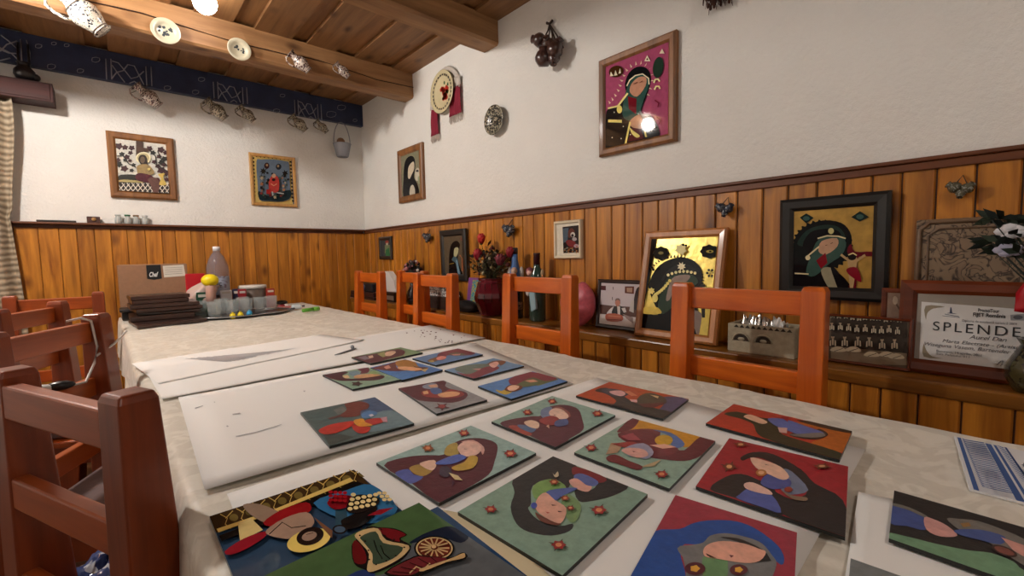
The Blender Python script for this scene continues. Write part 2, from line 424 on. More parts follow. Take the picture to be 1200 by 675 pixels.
# crumbled plaster round the beam ends
# navy painted board
NAVY = paint((44, 54, 84), rough=.55, var=.25, bscale=12, bump=.2)
WH = paint((150, 152, 165), rough=.6)
nv = MB(); nv.box((XL, YB-.05, 2.312), (XW, YB, ZC)); navy = nv.build('painted_board', NAVY, label='dark navy painted board with faint white scrolls along the far wall', cat='board', bevel=.003)
m = MB(); yy = YB-.0525
def P(u, v): p = on_y(u, v, yy); p.y = yy; return p
def ln(pts, w=.0035): m.tube([P(*q) for q in pts], w, n=5)
for (a, t0, b0, s) in [(28, 46, 80, 1.35), (130, 68, 98, 1.25), (252, 94, 119, 1.0), (348, 116, 138, .85)]:
    pass
def motif(xa, xb, ya, yb, w):
    for dx in (0, 5*w): ln([(xa+dx, ya), (xa+dx+1, yb)]); ln([(xb+dx, ya+(xb-xa)*.19), (xb+dx+1, yb+(xb-xa)*.17)])
    s = xb-xa
    def q(t, k): return (xa+6*w+(s-8*w)*t, ya+(xb-xa)*.18*t+(yb-ya)*k)
    ln([q(0, .1), q(.2, .12), q(.45, .5), q(.6, .75), q(.8, .6), q(1, .25)])
    ln([q(0, .95), q(.15, .6), q(.35, .45), q(.5, .1), q(.7, .1), q(.85, .5), q(1, .9)])
    ln([q(0, .3), q(.25, .75), q(.4, 1.0)]); ln([q(.55, 1.0), q(.7, .85), q(.85, .95)])
motif(124, 171, 69, 93, 1.2); motif(250, 284, 96, 116, 1.0); motif(345, 372, 117, 136, .8)
ln([(24, 46), (26, 78)]); ln([(31, 47), (35, 62), (34, 78)]); ln([(1, 41), (10, 48), (20, 57)]); ln([(0, 58), (10, 62), (22, 63)]); ln([(0, 56), (14, 63), (25, 74)]); ln([(0, 71), (12, 68)]); ln([(0, 60), (8, 52), (20, 48)])
random.seed(11)
for (u, v, r) in [(45, 54, 4), (63, 51, 3), (78, 53, 3), (60, 78, 5), (94, 83, 4), (112, 70, 5), (196, 103, 4), (229, 108, 4), (236, 93, 4), (331, 112, 3), (324, 130, 4), (388, 134, 6), (416, 141, 2.5), (400, 126, 5)]:
    m.tube([P(u+r*math.cos(t*.8)*(1+.25*math.sin(3*t)), v+.6*r*math.sin(t*.8)) for t in range(8)], .0022, n=4, closed=True)
m.build('painted_scroll', WH, parent=navy)

# ceiling lights
def lamp(x, y, label, e, r=.055, z=ZC):
    t = thing('ceiling_light', (x, y, z-.125), label, 'ceiling light')
    a = MB(); a.lathe([(.0, .125), (.05, .125), (.05, .11), (.028, .105), (.022, .09), (0, .09)], t.location, n=20); a.build('lamp_base', paint((225, 222, 215), rough=.4), parent=t)
    a = MB(); a.ball(t.location+Vector((0, 0, .055)), r, n=16); a.build('bulb', emis('bulb_%s' % e, (1, .955, .90), e), parent=t)
    return t
_l = on_z(240, 3, 2.43)
lamp(_l.x, _l.y, 'bare round bulb glowing on the ceiling in front of the beam with the plates', 11)
lamp(-.66, 2.58, 'ceiling bulb further left, out of the picture', 330)
lamp(.35, -.75, 'unseen fill bulb added over the near end of the room', 58)  # added fill light behind the camera, brightens the near end
VS = bpy.context.scene.view_settings
VS.view_transform = 'Standard'; VS.look = 'None'; VS.gamma = 1; VS.use_curve_mapping = False; VS.exposure = 1.6

# pelmet and curtain
m = MB(); m.box((-1.5, YB-.16, 2.085), (-.197, YB, 2.195)); m.box((-.55, YB-.165, 2.095), (-.21, YB-.16, 2.185))
m.build('curtain_pelmet', wood('pelmet_wood', (46, 16, 12), (72, 28, 22), axis=0, rough=.7, knots=False), bevel=.003, label='dark reddish wooden curtain pelmet on the far wall at the left', cat='pelmet')
m = MB(); rows = []
for i in range(40):
    z = 2.083-(2.083-.02)*i/39; row = []
    pinch = 1-.35*math.exp(-((z-1.35)/.16)**2)
    for j in range(60):
        t = j/59; xr = -.420-.018*math.sin((z-1.2)*3.0)
        if z > 1.4: xr = -.372-.05*(1-math.exp(-((z-2.0)/.4)**2))
        x = xr-(1-t)*.75*pinch; y = YB-.10+.028*math.sin(t*46+z*.8)+.012*math.sin(t*17+z*3)
        row.append((x, y, z))
    rows.append(row)
m.grid(rows); cu = m.build('curtain', stripes('curtain_weave', (120, 104, 84), (176, 160, 136), 9, 'Z', dist=4), solid=.004, label='beige woven curtain gathered at the left edge of the far wall', cat='curtain')

# ================================================================ TABLE + CLOTH
def edgeL(y): return .062-.0135*(y-.7)
def edgeR(y): return 1.222-.010*(y-.3)
TY0, TY1 = -.62, 3.96
t = thing('dining_table', (.63, 1.6, 0), 'long dining table hidden under the ivory tablecloth', 'table')
m = MB(); m.prism([(edgeL(TY0)+.01, TY0+.01, TZ-.04), (edgeR(TY0)-.01, TY0+.01, TZ-.04), (edgeR(TY1)-.01, TY1-.01, TZ-.04), (edgeL(TY1)+.01, TY1-.01, TZ-.04)], (0, 0, .034)); m.build('tabletop', CHAIRW, parent=t)
for x in (.46, .80):
    for y in (TY0+.15, 1.62, TY1-.15):
        m = MB(); m.box((x-.035, y-.035, 0), (x+.035, y+.035, TZ-.04)); m.build('leg', CHAIRW, parent=t, bevel=.005)
def wr(x, y):
    w = .0016*math.sin(7*x+3.1*y)*math.sin(4.3*y-2*x)+.0012*math.sin(23*x+9*y)+.0010*math.sin(31*y+12*x+2)
    w += .0035*math.exp(-((y-(.86+.10*(x-.1)+.02*math.sin(9*x)))/.012)**2)*(1 if x < .95 else 0)
    w += .0045*math.exp(-(((x-1.12)+.16*(y-.5)+.015*math.sin(11*y))/.012)**2)*(1 if y > .1 else .3)
    w += .004*math.exp(-(((y-1.02)-.35*(x-1.06))/.014)**2)*max(0, min(1, (x-.8)*6))
    w += .003*math.exp(-(((y-.35)-.8*(x-1.1))/.012)**2)*max(0, min(1, (x-.95)*8))
    return w
m = MB(); rows = []; NY = 240
prof = [(-1, k/9) for k in range(9, 0, -1)]+[(0, k/70) for k in range(71)]+[(1, k/7) for k in range(1, 8)]
for i in range(NY+1):
    y = TY0+(TY1-TY0)*i/NY; row = []
    for side, t_ in prof:
        if side == 0:
            x = edgeL(y)+(edgeR(y)-edgeL(y))*t_; z = TZ+wr(x, y)*.8-.0008
            e = min(t_, 1-t_); z -= .004*math.exp(-e/.004)
        elif side == -1:
            f = .010*math.sin(13*y+2*math.sin(3*y))+.006*math.sin(31*y+1); f *= t_
            x = edgeL(y)-.006-.012*t_+f*.7+.0; z = TZ-.006-(.30 if y < .62 else .235)*t_
        else:
            f = .012*math.sin(11*y+2*math.sin(2*y)); x = edgeR(y)+.004+.012*t_+f*t_; z = TZ-.006-.26*t_
        row.append((x, y, z))
    rows.append(row)
# far and near hems
def hem(row, dy):
    out = []
    for k in range(1, 6):
        r = []
        for j, p in enumerate(row):
            inside = 9 <= j < 80
            z = min(p[2], TZ-.05*k) if True else p[2]
            r.append((p[0], p[1]+dy*.006*k+.004*math.sin(p[0]*25)*k*.3, z))
        out.append(r)
    return out
rows = hem(rows[0], -1)[::-1]+rows+hem(rows[-1], 1)
m.grid([r[::-1] for r in rows]); m.build('tablecloth', CLOTH, label='ivory damask tablecloth draped over the long table', cat='tablecloth', origin=(.63, 1.6, TZ))

# ================================================================ CHAIRS
def make_chair(H, rails, dep, cwood, crail, name='dining_chair'):
    """local: back at y=0, seat towards +y"""
    t = thing(name, (0, 0, 0), 'x', 'chair')
    for s in (-1, 1):
        m = MB()
        x1, x0 = s*.22, s*.158
        a, b = min(x0, x1), max(x0, x1)
        q = lambda y0, y1, z, i=0: [(a+i, y0, z), (b-i, y0, z), (b-i, y1, z), (a+i, y1, z)]
        secs = [q(-.045, .012, 0), q(-.034, dep-.008, .45), q(-.03, dep*.36, H-.012, .002), q(-.026, dep*.36-.004, H, .007)]
        vs = [p for r in secs for p in r]; fs = [(3, 2, 1, 0)]
        for k in range(3):
            for c in range(4): d = (c+1) % 4; fs.append((4*k+c, 4*k+d, 4*k+4+d, 4*k+4+c))
        fs.append((12, 13, 14, 15)); m.add(vs, fs)
        m.build('rear_post', cwood, parent=t, bevel=.004, seg=3)
    for z0, z1 in rails:
        m = MB(); m.box((-.163, -.029, z0), (.163, -.004, z1)); m.build('back_rail', crail, parent=t, bevel=.004)
    m = MB(); m.box((-.215, -.0, .435), (.215, .40, .458)); m.build('seat', crail, parent=t, bevel=.006)
    for s in (-1, 1):
        m = MB(); m.box((s*.19-.022, .345, 0), (s*.19+.022, .39, .435)); m.build('front_leg', cwood, parent=t, bevel=.004)
        m = MB(); m.box((s*.19-.012, .0, .37), (s*.19+.012, .35, .435)); m.build('side_apron', cwood, parent=t)
        m = MB(); m.box((s*.19-.010, .0, .15), (s*.19+.010, .35, .185)); m.build('stretcher', cwood, parent=t)
    m = MB(); m.box((-.17, .36, .37), (.17, .38, .435)); m.build('front_apron', crail, parent=t)
    m = MB(); m.box((-.17, .36, .22), (.17, .38, .26)); m.build('stretcher', crail, parent=t)
    return t
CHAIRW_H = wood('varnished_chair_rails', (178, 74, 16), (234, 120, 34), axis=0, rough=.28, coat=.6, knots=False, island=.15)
CHAIRD = wood('shaded_varnished_chair', (112, 44, 14), (146, 64, 22), axis=2, rough=.38, coat=.12, knots=False, island=.15)  # left chairs' shade put into the colour: darker copy of the chair varnish
CHAIR_SHADED_H = wood('shaded_varnished_rails', (140, 60, 18), (184, 88, 30), axis=0, rough=.38, coat=.12, knots=False, island=.15)
protoR = make_chair(1.005, ((.922, .99), (.70, .765), (.50, .545)), .046, CHAIRW, CHAIRW_H)
protoL = make_chair(.925, ((.842, .902), (.68, .735), (.505, .56)), .058, CHAIRD, CHAIR_SHADED_H)
used = set()
def place_chair(x, y, deg, label, group, zs=1.0, ws=1.0):
    """deg: direction the seat faces, measured from +x towards +y"""
    proto = protoR if group == gR else protoL
    o = copy_tree(proto) if proto.name in used else proto; used.add(proto.name)
    o.location = (x, y, 0); o.rotation_euler.z = math.radians(deg-90); o.scale = (ws, 1, zs)
    o['label'] = label; o['group'] = group
    return o
gR = 'chairs along the wall side of the table'; gL = 'chairs along the left side of the table'
place_chair(1.415, .545, 180, 'orange chair nearest the camera, in front of the leaning gold icon', gR, 1.005)
place_chair(1.415, 1.42, 180, 'orange varnished chair on the wall side, in front of the two painted bottles', gR, 1.02)
place_chair(1.405, 2.265, 179, 'orange varnished chair on the wall side, left of the burgundy flower vase', gR, 1.012)
place_chair(1.53, 2.75, 180, 'orange chair half hidden behind its neighbour, set back against the ledge', gR, 1.015, .85)
place_chair(1.42, 3.19, 181, 'orange varnished chair furthest along the wall side, near the corner', gR, 1.01, .98)
place_chair(-.064, 1.02, 23.4, 'shade-darkened reddish chair nearest the camera on the left, cut by the picture edge', gL, 1.0)
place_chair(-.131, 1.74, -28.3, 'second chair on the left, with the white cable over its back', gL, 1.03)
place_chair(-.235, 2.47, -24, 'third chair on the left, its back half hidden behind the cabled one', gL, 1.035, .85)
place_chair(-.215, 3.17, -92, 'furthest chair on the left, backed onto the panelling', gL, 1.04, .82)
# ================================================================ PAPERS ON THE TABLE
def sheet(px, z, label, name='paper_sheet', mat=PAPER, cat='paper', group=None, lift=None):
    P4 = [Vector((.09, .125, z)) if q is None else on_z(q[0], q[1], z) for q in px]; n = 14; rows = []
    for i in range(n+1):
        row = []
        for j in range(n+1):
            a = i/n; b = j/n
            p = P4[0]*(1-a)*(1-b)+P4[1]*a*(1-b)+P4[2]*a*b+P4[3]*(1-a)*b
            p = Vector((p.x, p.y, z+.0005*math.sin(17*p.x+5*p.y)))
            if lift: p.z += lift(a, b)
            row.append(p)
        rows.append(row)
    m = MB(); e1 = (P4[1]-P4[0]).cross(P4[3]-P4[0]).z
    m.grid(rows if e1 > 0 else [r[::-1] for r in rows])
    return m.build(name, mat, solid=.0007, label=label, cat=cat, group=group)
PZ = TZ+.0062
sheet([(172, 437), (190, 468), (569, 396), (504, 381)], PZ-.001, 'long white paper sheet speckled with dark red drops, furthest right under the small paintings')
pl = sheet([(154, 426), (186, 450), (428, 399), (377, 392)], PZ+.0006, 'white paper sheet with a grey pencil rubbing, furthest to the left of the table', lift=lambda a, b: .004*(a*b)**8)
sheet([(209, 466), (240, 574), (672, 450), (556, 402)], PZ, 'large white paper sheet under the small paintings and the teal and red one')
sheet([(268, 578), (250, 600), (955, 678), (1012, 525)], PZ+.0002, 'x') if False else None
p4 = sheet([(266, 579), None, (1014, 527), (700, 443)], PZ-.0004, 'very large white paper sheet under the bigger paintings in front')
sheet([(553, 489), (640, 640), (1012, 525), (690, 443)], PZ+.0006, 'white paper sheet further right, under the mint, orange and red paintings') if False else None
sheet([(1006, 577), (985, 710), (1330, 760), (1290, 640)], PZ+.0008, 'white paper sheet at the lower right under the black and green painting')
CREAM = paint((214, 200, 164), rough=.7)
sheet([(518, 598), (600, 720), (700, 720), (560, 606)], PZ+.0012, 'strip of cream paper between the blue glass painting and the mint one', mat=CREAM)
# flap of folded paper
# marks on the papers
def marks(parent, items, z, name, mat):
    m = MB()
    for poly in items:
        P3 = [on_z(u, v, z) for u, v in poly]
        ar = sum(P3[i-1].x*P3[i].y-P3[i].x*P3[i-1].y for i in range(len(P3)))
        if ar < 0: P3 = P3[::-1]
        m.add(P3, [tuple(range(len(P3)))])
    o = m.build(name, mat, parent=parent); return o
GREYP = paint((178, 176, 178), rough=.8); DKS = paint((90, 50, 60), rough=.8)
random.seed(21)
hatch = []
for k in range(34):
    a = k/33; x0, y0 = 216+a*100, 420-a*8; x1, y1 = 272+a*78, 424.5-a*17
    t0 = .1*random.random(); t1 = 1-.15*random.random()
    xa, ya, xb, yb = x0+(x1-x0)*t0, y0+(y1-y0)*t0, x0+(x1-x0)*t1, y0+(y1-y0)*t1
    hatch.append([(xa, ya), (xb, yb), (xb+1.6, yb-.3), (xa+1.6, ya-.3)])
marks(pl, hatch, PZ+.0026, 'pencil_rubbing', GREYP)
leafstem = paint((120, 122, 126), rough=.7)
t = MB(); PL = lambda u, v, dz=0: on_z(u, v, PZ+.003+dz)
t.tube([PL(392, 416), PL(398, 414.5), PL(406, 412), PL(414, 409.5), PL(417, 408)], [.0012, .003, .004, .004, .002], n=6)
t.ball(PL(413, 407, .006), .012, n=8, sc=(.5, 1.2, .8)); t.build('metal_clip', leafstem, label='small grey metal leaf lying at the corner of the rubbing sheet', cat='leaf')
random.seed(5)
spx = [(random.uniform(470, 545), random.uniform(384, 402)) for _ in range(60)]
sp = []
for (u, v) in spx:
    if v > 392 and u < 485: continue
    s = random.uniform(.5, 1.5); sp.append([(u-s, v), (u, v-.45*s), (u+s, v), (u, v+.45*s)])
par = [o for o in C.objects if 'speckled' in o.get('label', '')][0]
sp = [q for q in sp if 0.17*(q[0][0]-504)-2 < (q[0][1]-381)+5 and q[0][1] < 381+.27*(q[0][0]-504)+18 and q[0][1] > 383+abs(q[0][0]-504)*.24]
marks(par, sp, PZ+.0012, 'paint_speckles', DKS)
pf = [o for o in C.objects if o.get('label', '').startswith('large white paper')][0]
marks(pf, [[(272, 485), (281, 483.5), (282, 484.6), (273, 486)], [(265, 499), (267, 498.4), (268, 500), (266, 500.4)], [(250, 471), (252, 470.6), (252, 472)], [(355, 458), (358, 457.6), (357, 459.5)], [(228, 478), (238, 475), (238, 475.5), (229, 478.8)], [(276, 511), (300, 506), (330, 497), (330, 497.5), (300, 507), (277, 512)]], PZ+.002, 'smudge', GREYP)

# ================================================================ PAINTINGS ON THE TABLE
def tile(name, px, crop, base, layers, label, thick=.005, z0=None, matf=art, edge=(24, 26, 24), group='small paintings laid out to dry on the table', cat='painting', p3=None, img=False):
    z0 = PZ+.0025 if z0 is None else z0; zt = z0+thick
    x0, y0, s = crop
    Q = [on_z(x0+x/s, y0+y/s, zt) for x, y in px]
    if p3 is not None: Q = p3(Q, zt)
    ar = sum(Q[i-1].x*Q[i].y-Q[i].x*Q[i-1].y for i in range(4))
    if ar < 0: Q = Q[::-1]
    m = MB(); bm_ = matf(base); mats = [paint(edge, rough=.3), bm_]
    c = sum(Q, Vector())/4
    n = 4; o = len(m.v)
    low = [Vector((q.x, q.y, z0)) for q in Q]
    m.add(low+Q, [(3, 2, 1, 0), (0, 1, 5, 4), (1, 2, 6, 5), (2, 3, 7, 6), (3, 0, 4, 7)], 0)
    m.add(Q, [(0, 1, 2, 3)], 1)
    pic_layers(m, mats, Vector((c.x, c.y, zt)), (0, 0, 1), Q, crop, layers, matf, .00012)
    return m.build(name, mats, label=label, cat=cat, group=group)
def para(L, i_from=0):
    """fourth corner as a parallelogram: px list is [corner, end of side 1, point along side 2]; side 2 gets length L"""
    def f(Q, z):
        a, b, c = Q[0], Q[1], Q[2]; d = (c-a).normalized()*L
        return [a, b, b+d, a+d]
    return f
def flower(x, y, r, c1=(150, 40, 40), c2=(215, 140, 95), c3=(70, 60, 40), sy=.62):
    return [(c3, star(x, y, r*1.45, 4, .3, .4, sy)), (c1, star(x, y, r, 6, .72, 0, sy)), (c2, circ(x, y, r*.42, r*.42*sy, 8))]
MAR = (84, 24, 40)
A = (370, 400, 7.5); B = (480, 395, 6); CC = (340, 455, 7.5); D = (570, 440, 5); X = (560, 420, 3.97); S = (430, 480, 5.625); T = (530, 530, 4.654); U = (720, 570, 5); V = (800, 460, 3.752); W = (980, 500, 3.86); QQ = (230, 530, 4.656); RR = (400, 570, 5)
tile('painting', [(315, 138), (745, 52), (940, 98), (480, 195)], A, (116, 146, 108), [
    (MAR, [(335, 140), (520, 108), (690, 72), (750, 72), (785, 92), (760, 125), (640, 155), (500, 193), (420, 175)]),
    ((130, 118, 130), [(365, 142), (440, 128), (475, 155), (430, 163)]), ((150, 150, 92), [(540, 112), (600, 93), (645, 120), (590, 142)]),
    ((218, 178, 150), [(615, 98), (680, 86), (705, 98), (660, 128), (615, 128)]), ((220, 180, 155), [(460, 130), (500, 124), (508, 143), (470, 152)])],
    'small painting of a maroon-veiled figure on green, left of the back row')
tile('painting', [(20, 150), (340, 80), (515, 122), (185, 197)], B, (84, 126, 172), [
    ((122, 48, 60), [(195, 142), (215, 110), (340, 82), (460, 110), (420, 128), (320, 131), (270, 128), (235, 150)]),
    ((98, 108, 84), [(268, 120), (330, 106), (400, 122), (335, 133)]), ((215, 145, 130), [(295, 122), (360, 117), (352, 128), (310, 130)]),
    ((128, 82, 44), [(125, 167), (160, 150), (200, 138), (250, 138), (190, 168), (150, 178)]), ((228, 142, 128), [(188, 148), (222, 135), (258, 140), (242, 158), (200, 163)]),
    ((190, 162, 92), [(128, 168), (165, 165), (175, 175), (150, 180)])], 'small painting with a pink robed figure on blue, furthest right of the back row')
tile('painting', [(480, 230), (785, 158), (1115, 250), (760, 340)], A, (68, 124, 188), [
    ((108, 42, 44), [(500, 235), (640, 200), (700, 185), (720, 240), (850, 250), (700, 262), (560, 250)]), ((172, 116, 44), [(700, 180), (790, 162), (870, 180), (895, 215), (925, 235), (850, 240), (770, 222), (730, 232)]),
    ((88, 48, 36), [(850, 212), (890, 225), (985, 230), (960, 255), (870, 266), (890, 245)]), ((226, 168, 122), [(720, 228), (790, 222), (935, 242), (870, 260), (750, 250)]),
    ((216, 150, 130), [(598, 228), (640, 210), (662, 235), (620, 245)]), ((205, 172, 112), [(925, 252), (990, 238), (960, 272)])],
    'small painting of a brown and yellow figure on bright blue')
tile('painting', [(60, 295), (460, 228), (745, 335), (325, 420)], A, (134, 165, 142), [
    ((74, 22, 38), [(65, 296), (230, 265), (285, 275), (235, 300), (260, 325), (380, 328), (520, 308), (590, 298), (600, 320), (520, 343), (330, 347), (200, 345)]),
    ((112, 142, 160), [(290, 272), (370, 262), (390, 285), (425, 298), (330, 310)]), ((102, 34, 52), [(365, 247), (455, 232), (472, 255), (450, 280), (390, 285), (402, 265)]),
    ((150, 176, 112), [(470, 268), (520, 262), (565, 288), (470, 302)]), ((208, 158, 112), [(340, 305), (440, 288), (575, 296), (500, 314), (360, 328)]),
    ((220, 184, 132), [(235, 306), (280, 298), (302, 322), (260, 327)]), ((66, 34, 34), star(362, 375, 55, 5, .6, 0, .4))],
    'small painting with a dark maroon veil on pale green, leftmost of the second row', group=None)
tile('painting', [(245, 232), (590, 148), (805, 202), (450, 292)], B, (108, 150, 188), [
    ((110, 126, 114), [(318, 225), (380, 200), (540, 188), (562, 210), (500, 240), (420, 265), (350, 245)]), ((135, 62, 74), [(330, 245), (420, 262), (520, 215), (600, 203), (628, 222), (540, 262), (450, 292), (370, 268)]),
    ((128, 82, 58), [(545, 195), (580, 170), (650, 165), (678, 176), (640, 202), (620, 185)]), ((238, 182, 168), [(560, 190), (608, 174), (628, 188), (598, 216), (572, 210)]), ((212, 154, 150), [(440, 226), (505, 221), (490, 236)])],
    'small painting of a grey-green and pink robed figure on pale blue')
tile('painting', [(-78, 360), (240, 304), (545, 440), (190, 538)], B, (146, 147, 150), [
    ((88, 30, 46), [(-78, 360), (60, 335), (210, 307), (258, 318), (250, 345), (300, 368), (380, 382), (408, 405), (380, 440), (300, 462), (200, 458), (80, 448), (30, 430)]),
    ((142, 154, 172), [(90, 345), (150, 325), (190, 330), (200, 355), (170, 365), (110, 362)]), ((150, 48, 48), [(85, 385), (140, 374), (230, 392), (280, 368), (350, 378), (385, 408), (300, 430), (150, 425), (95, 412)]),
    ((68, 96, 150), [(150, 362), (210, 362), (228, 390), (180, 404), (150, 388)]), ((222, 166, 120), [(200, 402), (290, 384), (352, 393), (330, 415), (230, 425)]), ((216, 162, 130), [(130, 340), (190, 333), (200, 352), (150, 358)]),
    ((228, 176, 128), [(92, 386), (125, 378), (135, 400), (100, 406)])]+[((100, 40, 46), star(228, 492, 60, 5, .42, .3, .5)), ((150, 60, 60), circ(225, 490, 22, 13))],
    'small painting of a maroon-veiled figure on plain grey with one flower', group=None)
tile('painting', [(480, 345), (865, 242), (1110, 310), (715, 435)], B, (84, 136, 196), [
    ((206, 172, 66), [(605, 370), (650, 378), (690, 358), (725, 380), (680, 405), (630, 392)]), ((150, 152, 62), [(885, 333), (1045, 293), (1005, 312), (900, 343)]),
    ((94, 108, 74), [(770, 300), (850, 255), (960, 285), (1045, 298), (900, 338), (800, 352), (755, 335)]), ((134, 52, 68), [(705, 330), (710, 290), (850, 246), (1035, 290), (950, 310), (870, 285), (790, 315), (750, 337)]),
    ((228, 164, 134), [(810, 308), (870, 299), (905, 314), (850, 320)]), ((118, 58, 30), [(668, 370), (700, 340), (770, 338), (795, 358), (740, 385), (690, 382)]), ((238, 194, 164), [(688, 358), (725, 340), (772, 350), (738, 378), (700, 378)])],
    'small painting of a maroon and green robed figure with a yellow halo')
tile('painting', [(90, 212), (745, 78), (1090, 308), (345, 508)], CC, (76, 96, 96), [
    ((66, 88, 122), [(620, 130), (745, 80), (910, 190), (720, 225), (620, 240)]), ((108, 134, 142), [(700, 240), (890, 195), (1085, 305), (900, 350), (690, 385), (740, 290)]),
    ((108, 112, 108), [(380, 190), (460, 160), (510, 200), (420, 232)]), ((58, 66, 62), [(290, 410), (420, 400), (560, 430), (350, 505)]),
    ((112, 44, 34), [(480, 140), (600, 118), (690, 138), (682, 180), (622, 200), (608, 240), (500, 257), (435, 242), (500, 190)]), ((94, 48, 44), [(330, 265), (440, 235), (450, 250), (350, 278)]),
    ((74, 122, 172), [(630, 225), (700, 198), (770, 222), (700, 262), (640, 266)]), ((194, 42, 26), [(250, 375), (330, 330), (470, 300), (565, 295), (535, 340), (400, 397), (300, 407)]),
    ((182, 38, 26), [(545, 320), (620, 340), (705, 345), (685, 388), (620, 402), (560, 372)]), ((180, 34, 34), [(650, 292), (740, 268), (835, 268), (845, 292), (700, 332)]),
    ((216, 146, 42), [(562, 285), (640, 272), (662, 303), (725, 330), (620, 342), (572, 320)]), ((202, 192, 202), [(688, 240), (720, 230), (738, 245), (710, 257)]), ((192, 142, 152), [(790, 264), (850, 256), (856, 305), (820, 302)])],
    'teal-grey painting with scarlet angel shapes, alone on the left white sheet', group=None)
tile('painting', [(525, 118), (720, 38), (1185, 138), (1035, 252)], D, (182, 72, 30), [
    ((80, 76, 112), [(1040, 125), (1180, 140), (1110, 215), (1000, 215), (1040, 170)]), ((42, 40, 38), [(635, 90), (700, 72), (780, 108), (870, 160), (960, 185), (1100, 222), (1035, 252), (750, 190), (762, 150), (700, 108)]),
    ((62, 62, 78), [(672, 85), (740, 78), (832, 103), (800, 127), (730, 120)]), ((72, 62, 52), [(900, 120), (960, 103), (1040, 128), (1052, 165), (960, 184), (880, 165)]), ((96, 34, 44), [(890, 168), (1052, 160), (985, 190), (920, 187)]),
    ((212, 130, 94), [(805, 95), (840, 93), (885, 120), (850, 122)]), ((220, 170, 170), [(722, 95), (788, 90), (815, 110), (790, 123), (740, 112)]), ((226, 202, 152), [(958, 115), (1010, 124), (1005, 137)]), ((230, 182, 182), [(838, 142), (882, 144), (885, 160), (850, 157)]),
    ((30, 28, 30), [(690, 160), (800, 180), (780, 200), (720, 185)])],
    'orange-red painting of a black-veiled figure, with a purple right end')
tile('painting', [(30, 270), (385, 120), (755, 232), (405, 420)], D, (142, 174, 162), [
    ((92, 42, 56), [(80, 282), (140, 258), (260, 240), (318, 235), (335, 200), (400, 175), (480, 175), (540, 200), (562, 260), (567, 318), (490, 370), (405, 420), (250, 352), (150, 320)]),
    ((166, 70, 60), [(130, 302), (180, 294), (245, 330), (268, 345), (235, 352)]), ((84, 112, 152), [(183, 290), (240, 294), (292, 308), (265, 335), (200, 312)]), ((232, 198, 172), [(220, 275), (265, 263), (308, 280), (300, 312), (250, 302)]),
    ((112, 132, 168), [(318, 232), (325, 200), (370, 184), (388, 200), (370, 240), (340, 257)]), ((148, 88, 80), [(395, 188), (440, 188), (488, 220), (488, 248), (440, 225)]), ((236, 198, 178), [(368, 215), (395, 195), (440, 200), (480, 235), (470, 255), (420, 257), (375, 237)]),
    ((152, 58, 60), [(308, 265), (375, 238), (425, 255), (402, 290), (350, 292)]), ((78, 94, 142), [(410, 268), (470, 258), (478, 290), (420, 302), (398, 290)]), ((215, 175, 150), [(350, 300), (365, 290), (370, 315)]),
    ((120, 60, 55), [(395, 232), (412, 240), (396, 237)], False)]+flower(385, 155, 26)+flower(240, 220, 28)+flower(650, 228, 30),
    'mint painting of a red-chested maroon-veiled figure with three flowers')
tile('painting', [(448, 437), (720, 278), (1105, 385), (890, 605)], X, (142, 172, 156), [
    ((206, 146, 36), [(735, 285), (1045, 368), (960, 415), (900, 352), (800, 330), (710, 337)]), ((102, 32, 42), [(650, 345), (665, 320), (720, 275), (750, 288), (715, 330)]),
    ((98, 30, 42), [(850, 440), (900, 415), (960, 428), (1040, 362), (1105, 385), (1040, 452), (960, 478), (860, 470), (800, 460)]), ((112, 40, 50), [(650, 352), (760, 328), (850, 342), (832, 400), (930, 415), (900, 450), (800, 455), (760, 402), (700, 395)]),
    ((84, 112, 172), [(815, 333), (900, 348), (962, 398), (930, 418), (898, 402), (905, 372), (860, 348)]), ((206, 162, 42), circ(865, 382, 42, 24)), ((226, 172, 152), [(798, 405), (870, 400), (925, 415), (860, 422)]),
    ((172, 142, 112), [(595, 450), (620, 395), (682, 398), (650, 440)]), ((184, 162, 122), [(750, 510), (855, 472), (820, 505)]), ((112, 30, 36), [(598, 462), (640, 450), (700, 478), (765, 505), (740, 522), (650, 492), (608, 482)]),
    ((150, 48, 46), [(620, 400), (720, 388), (765, 410), (680, 418)]), ((160, 70, 80), [(665, 365), (720, 350), (760, 385), (700, 385)]), ((150, 150, 176), [(685, 420), (770, 398), (818, 440), (785, 472), (740, 462), (700, 457)]), ((218, 164, 152), [(668, 435), (702, 420), (770, 427), (792, 455), (740, 466)]),
    ((120, 50, 45), [(720, 435), (735, 438), (722, 442)], False)]+flower(527, 420, 27)+flower(855, 545, 30),
    'mint painting of a dark red and blue figure against orange yellow')
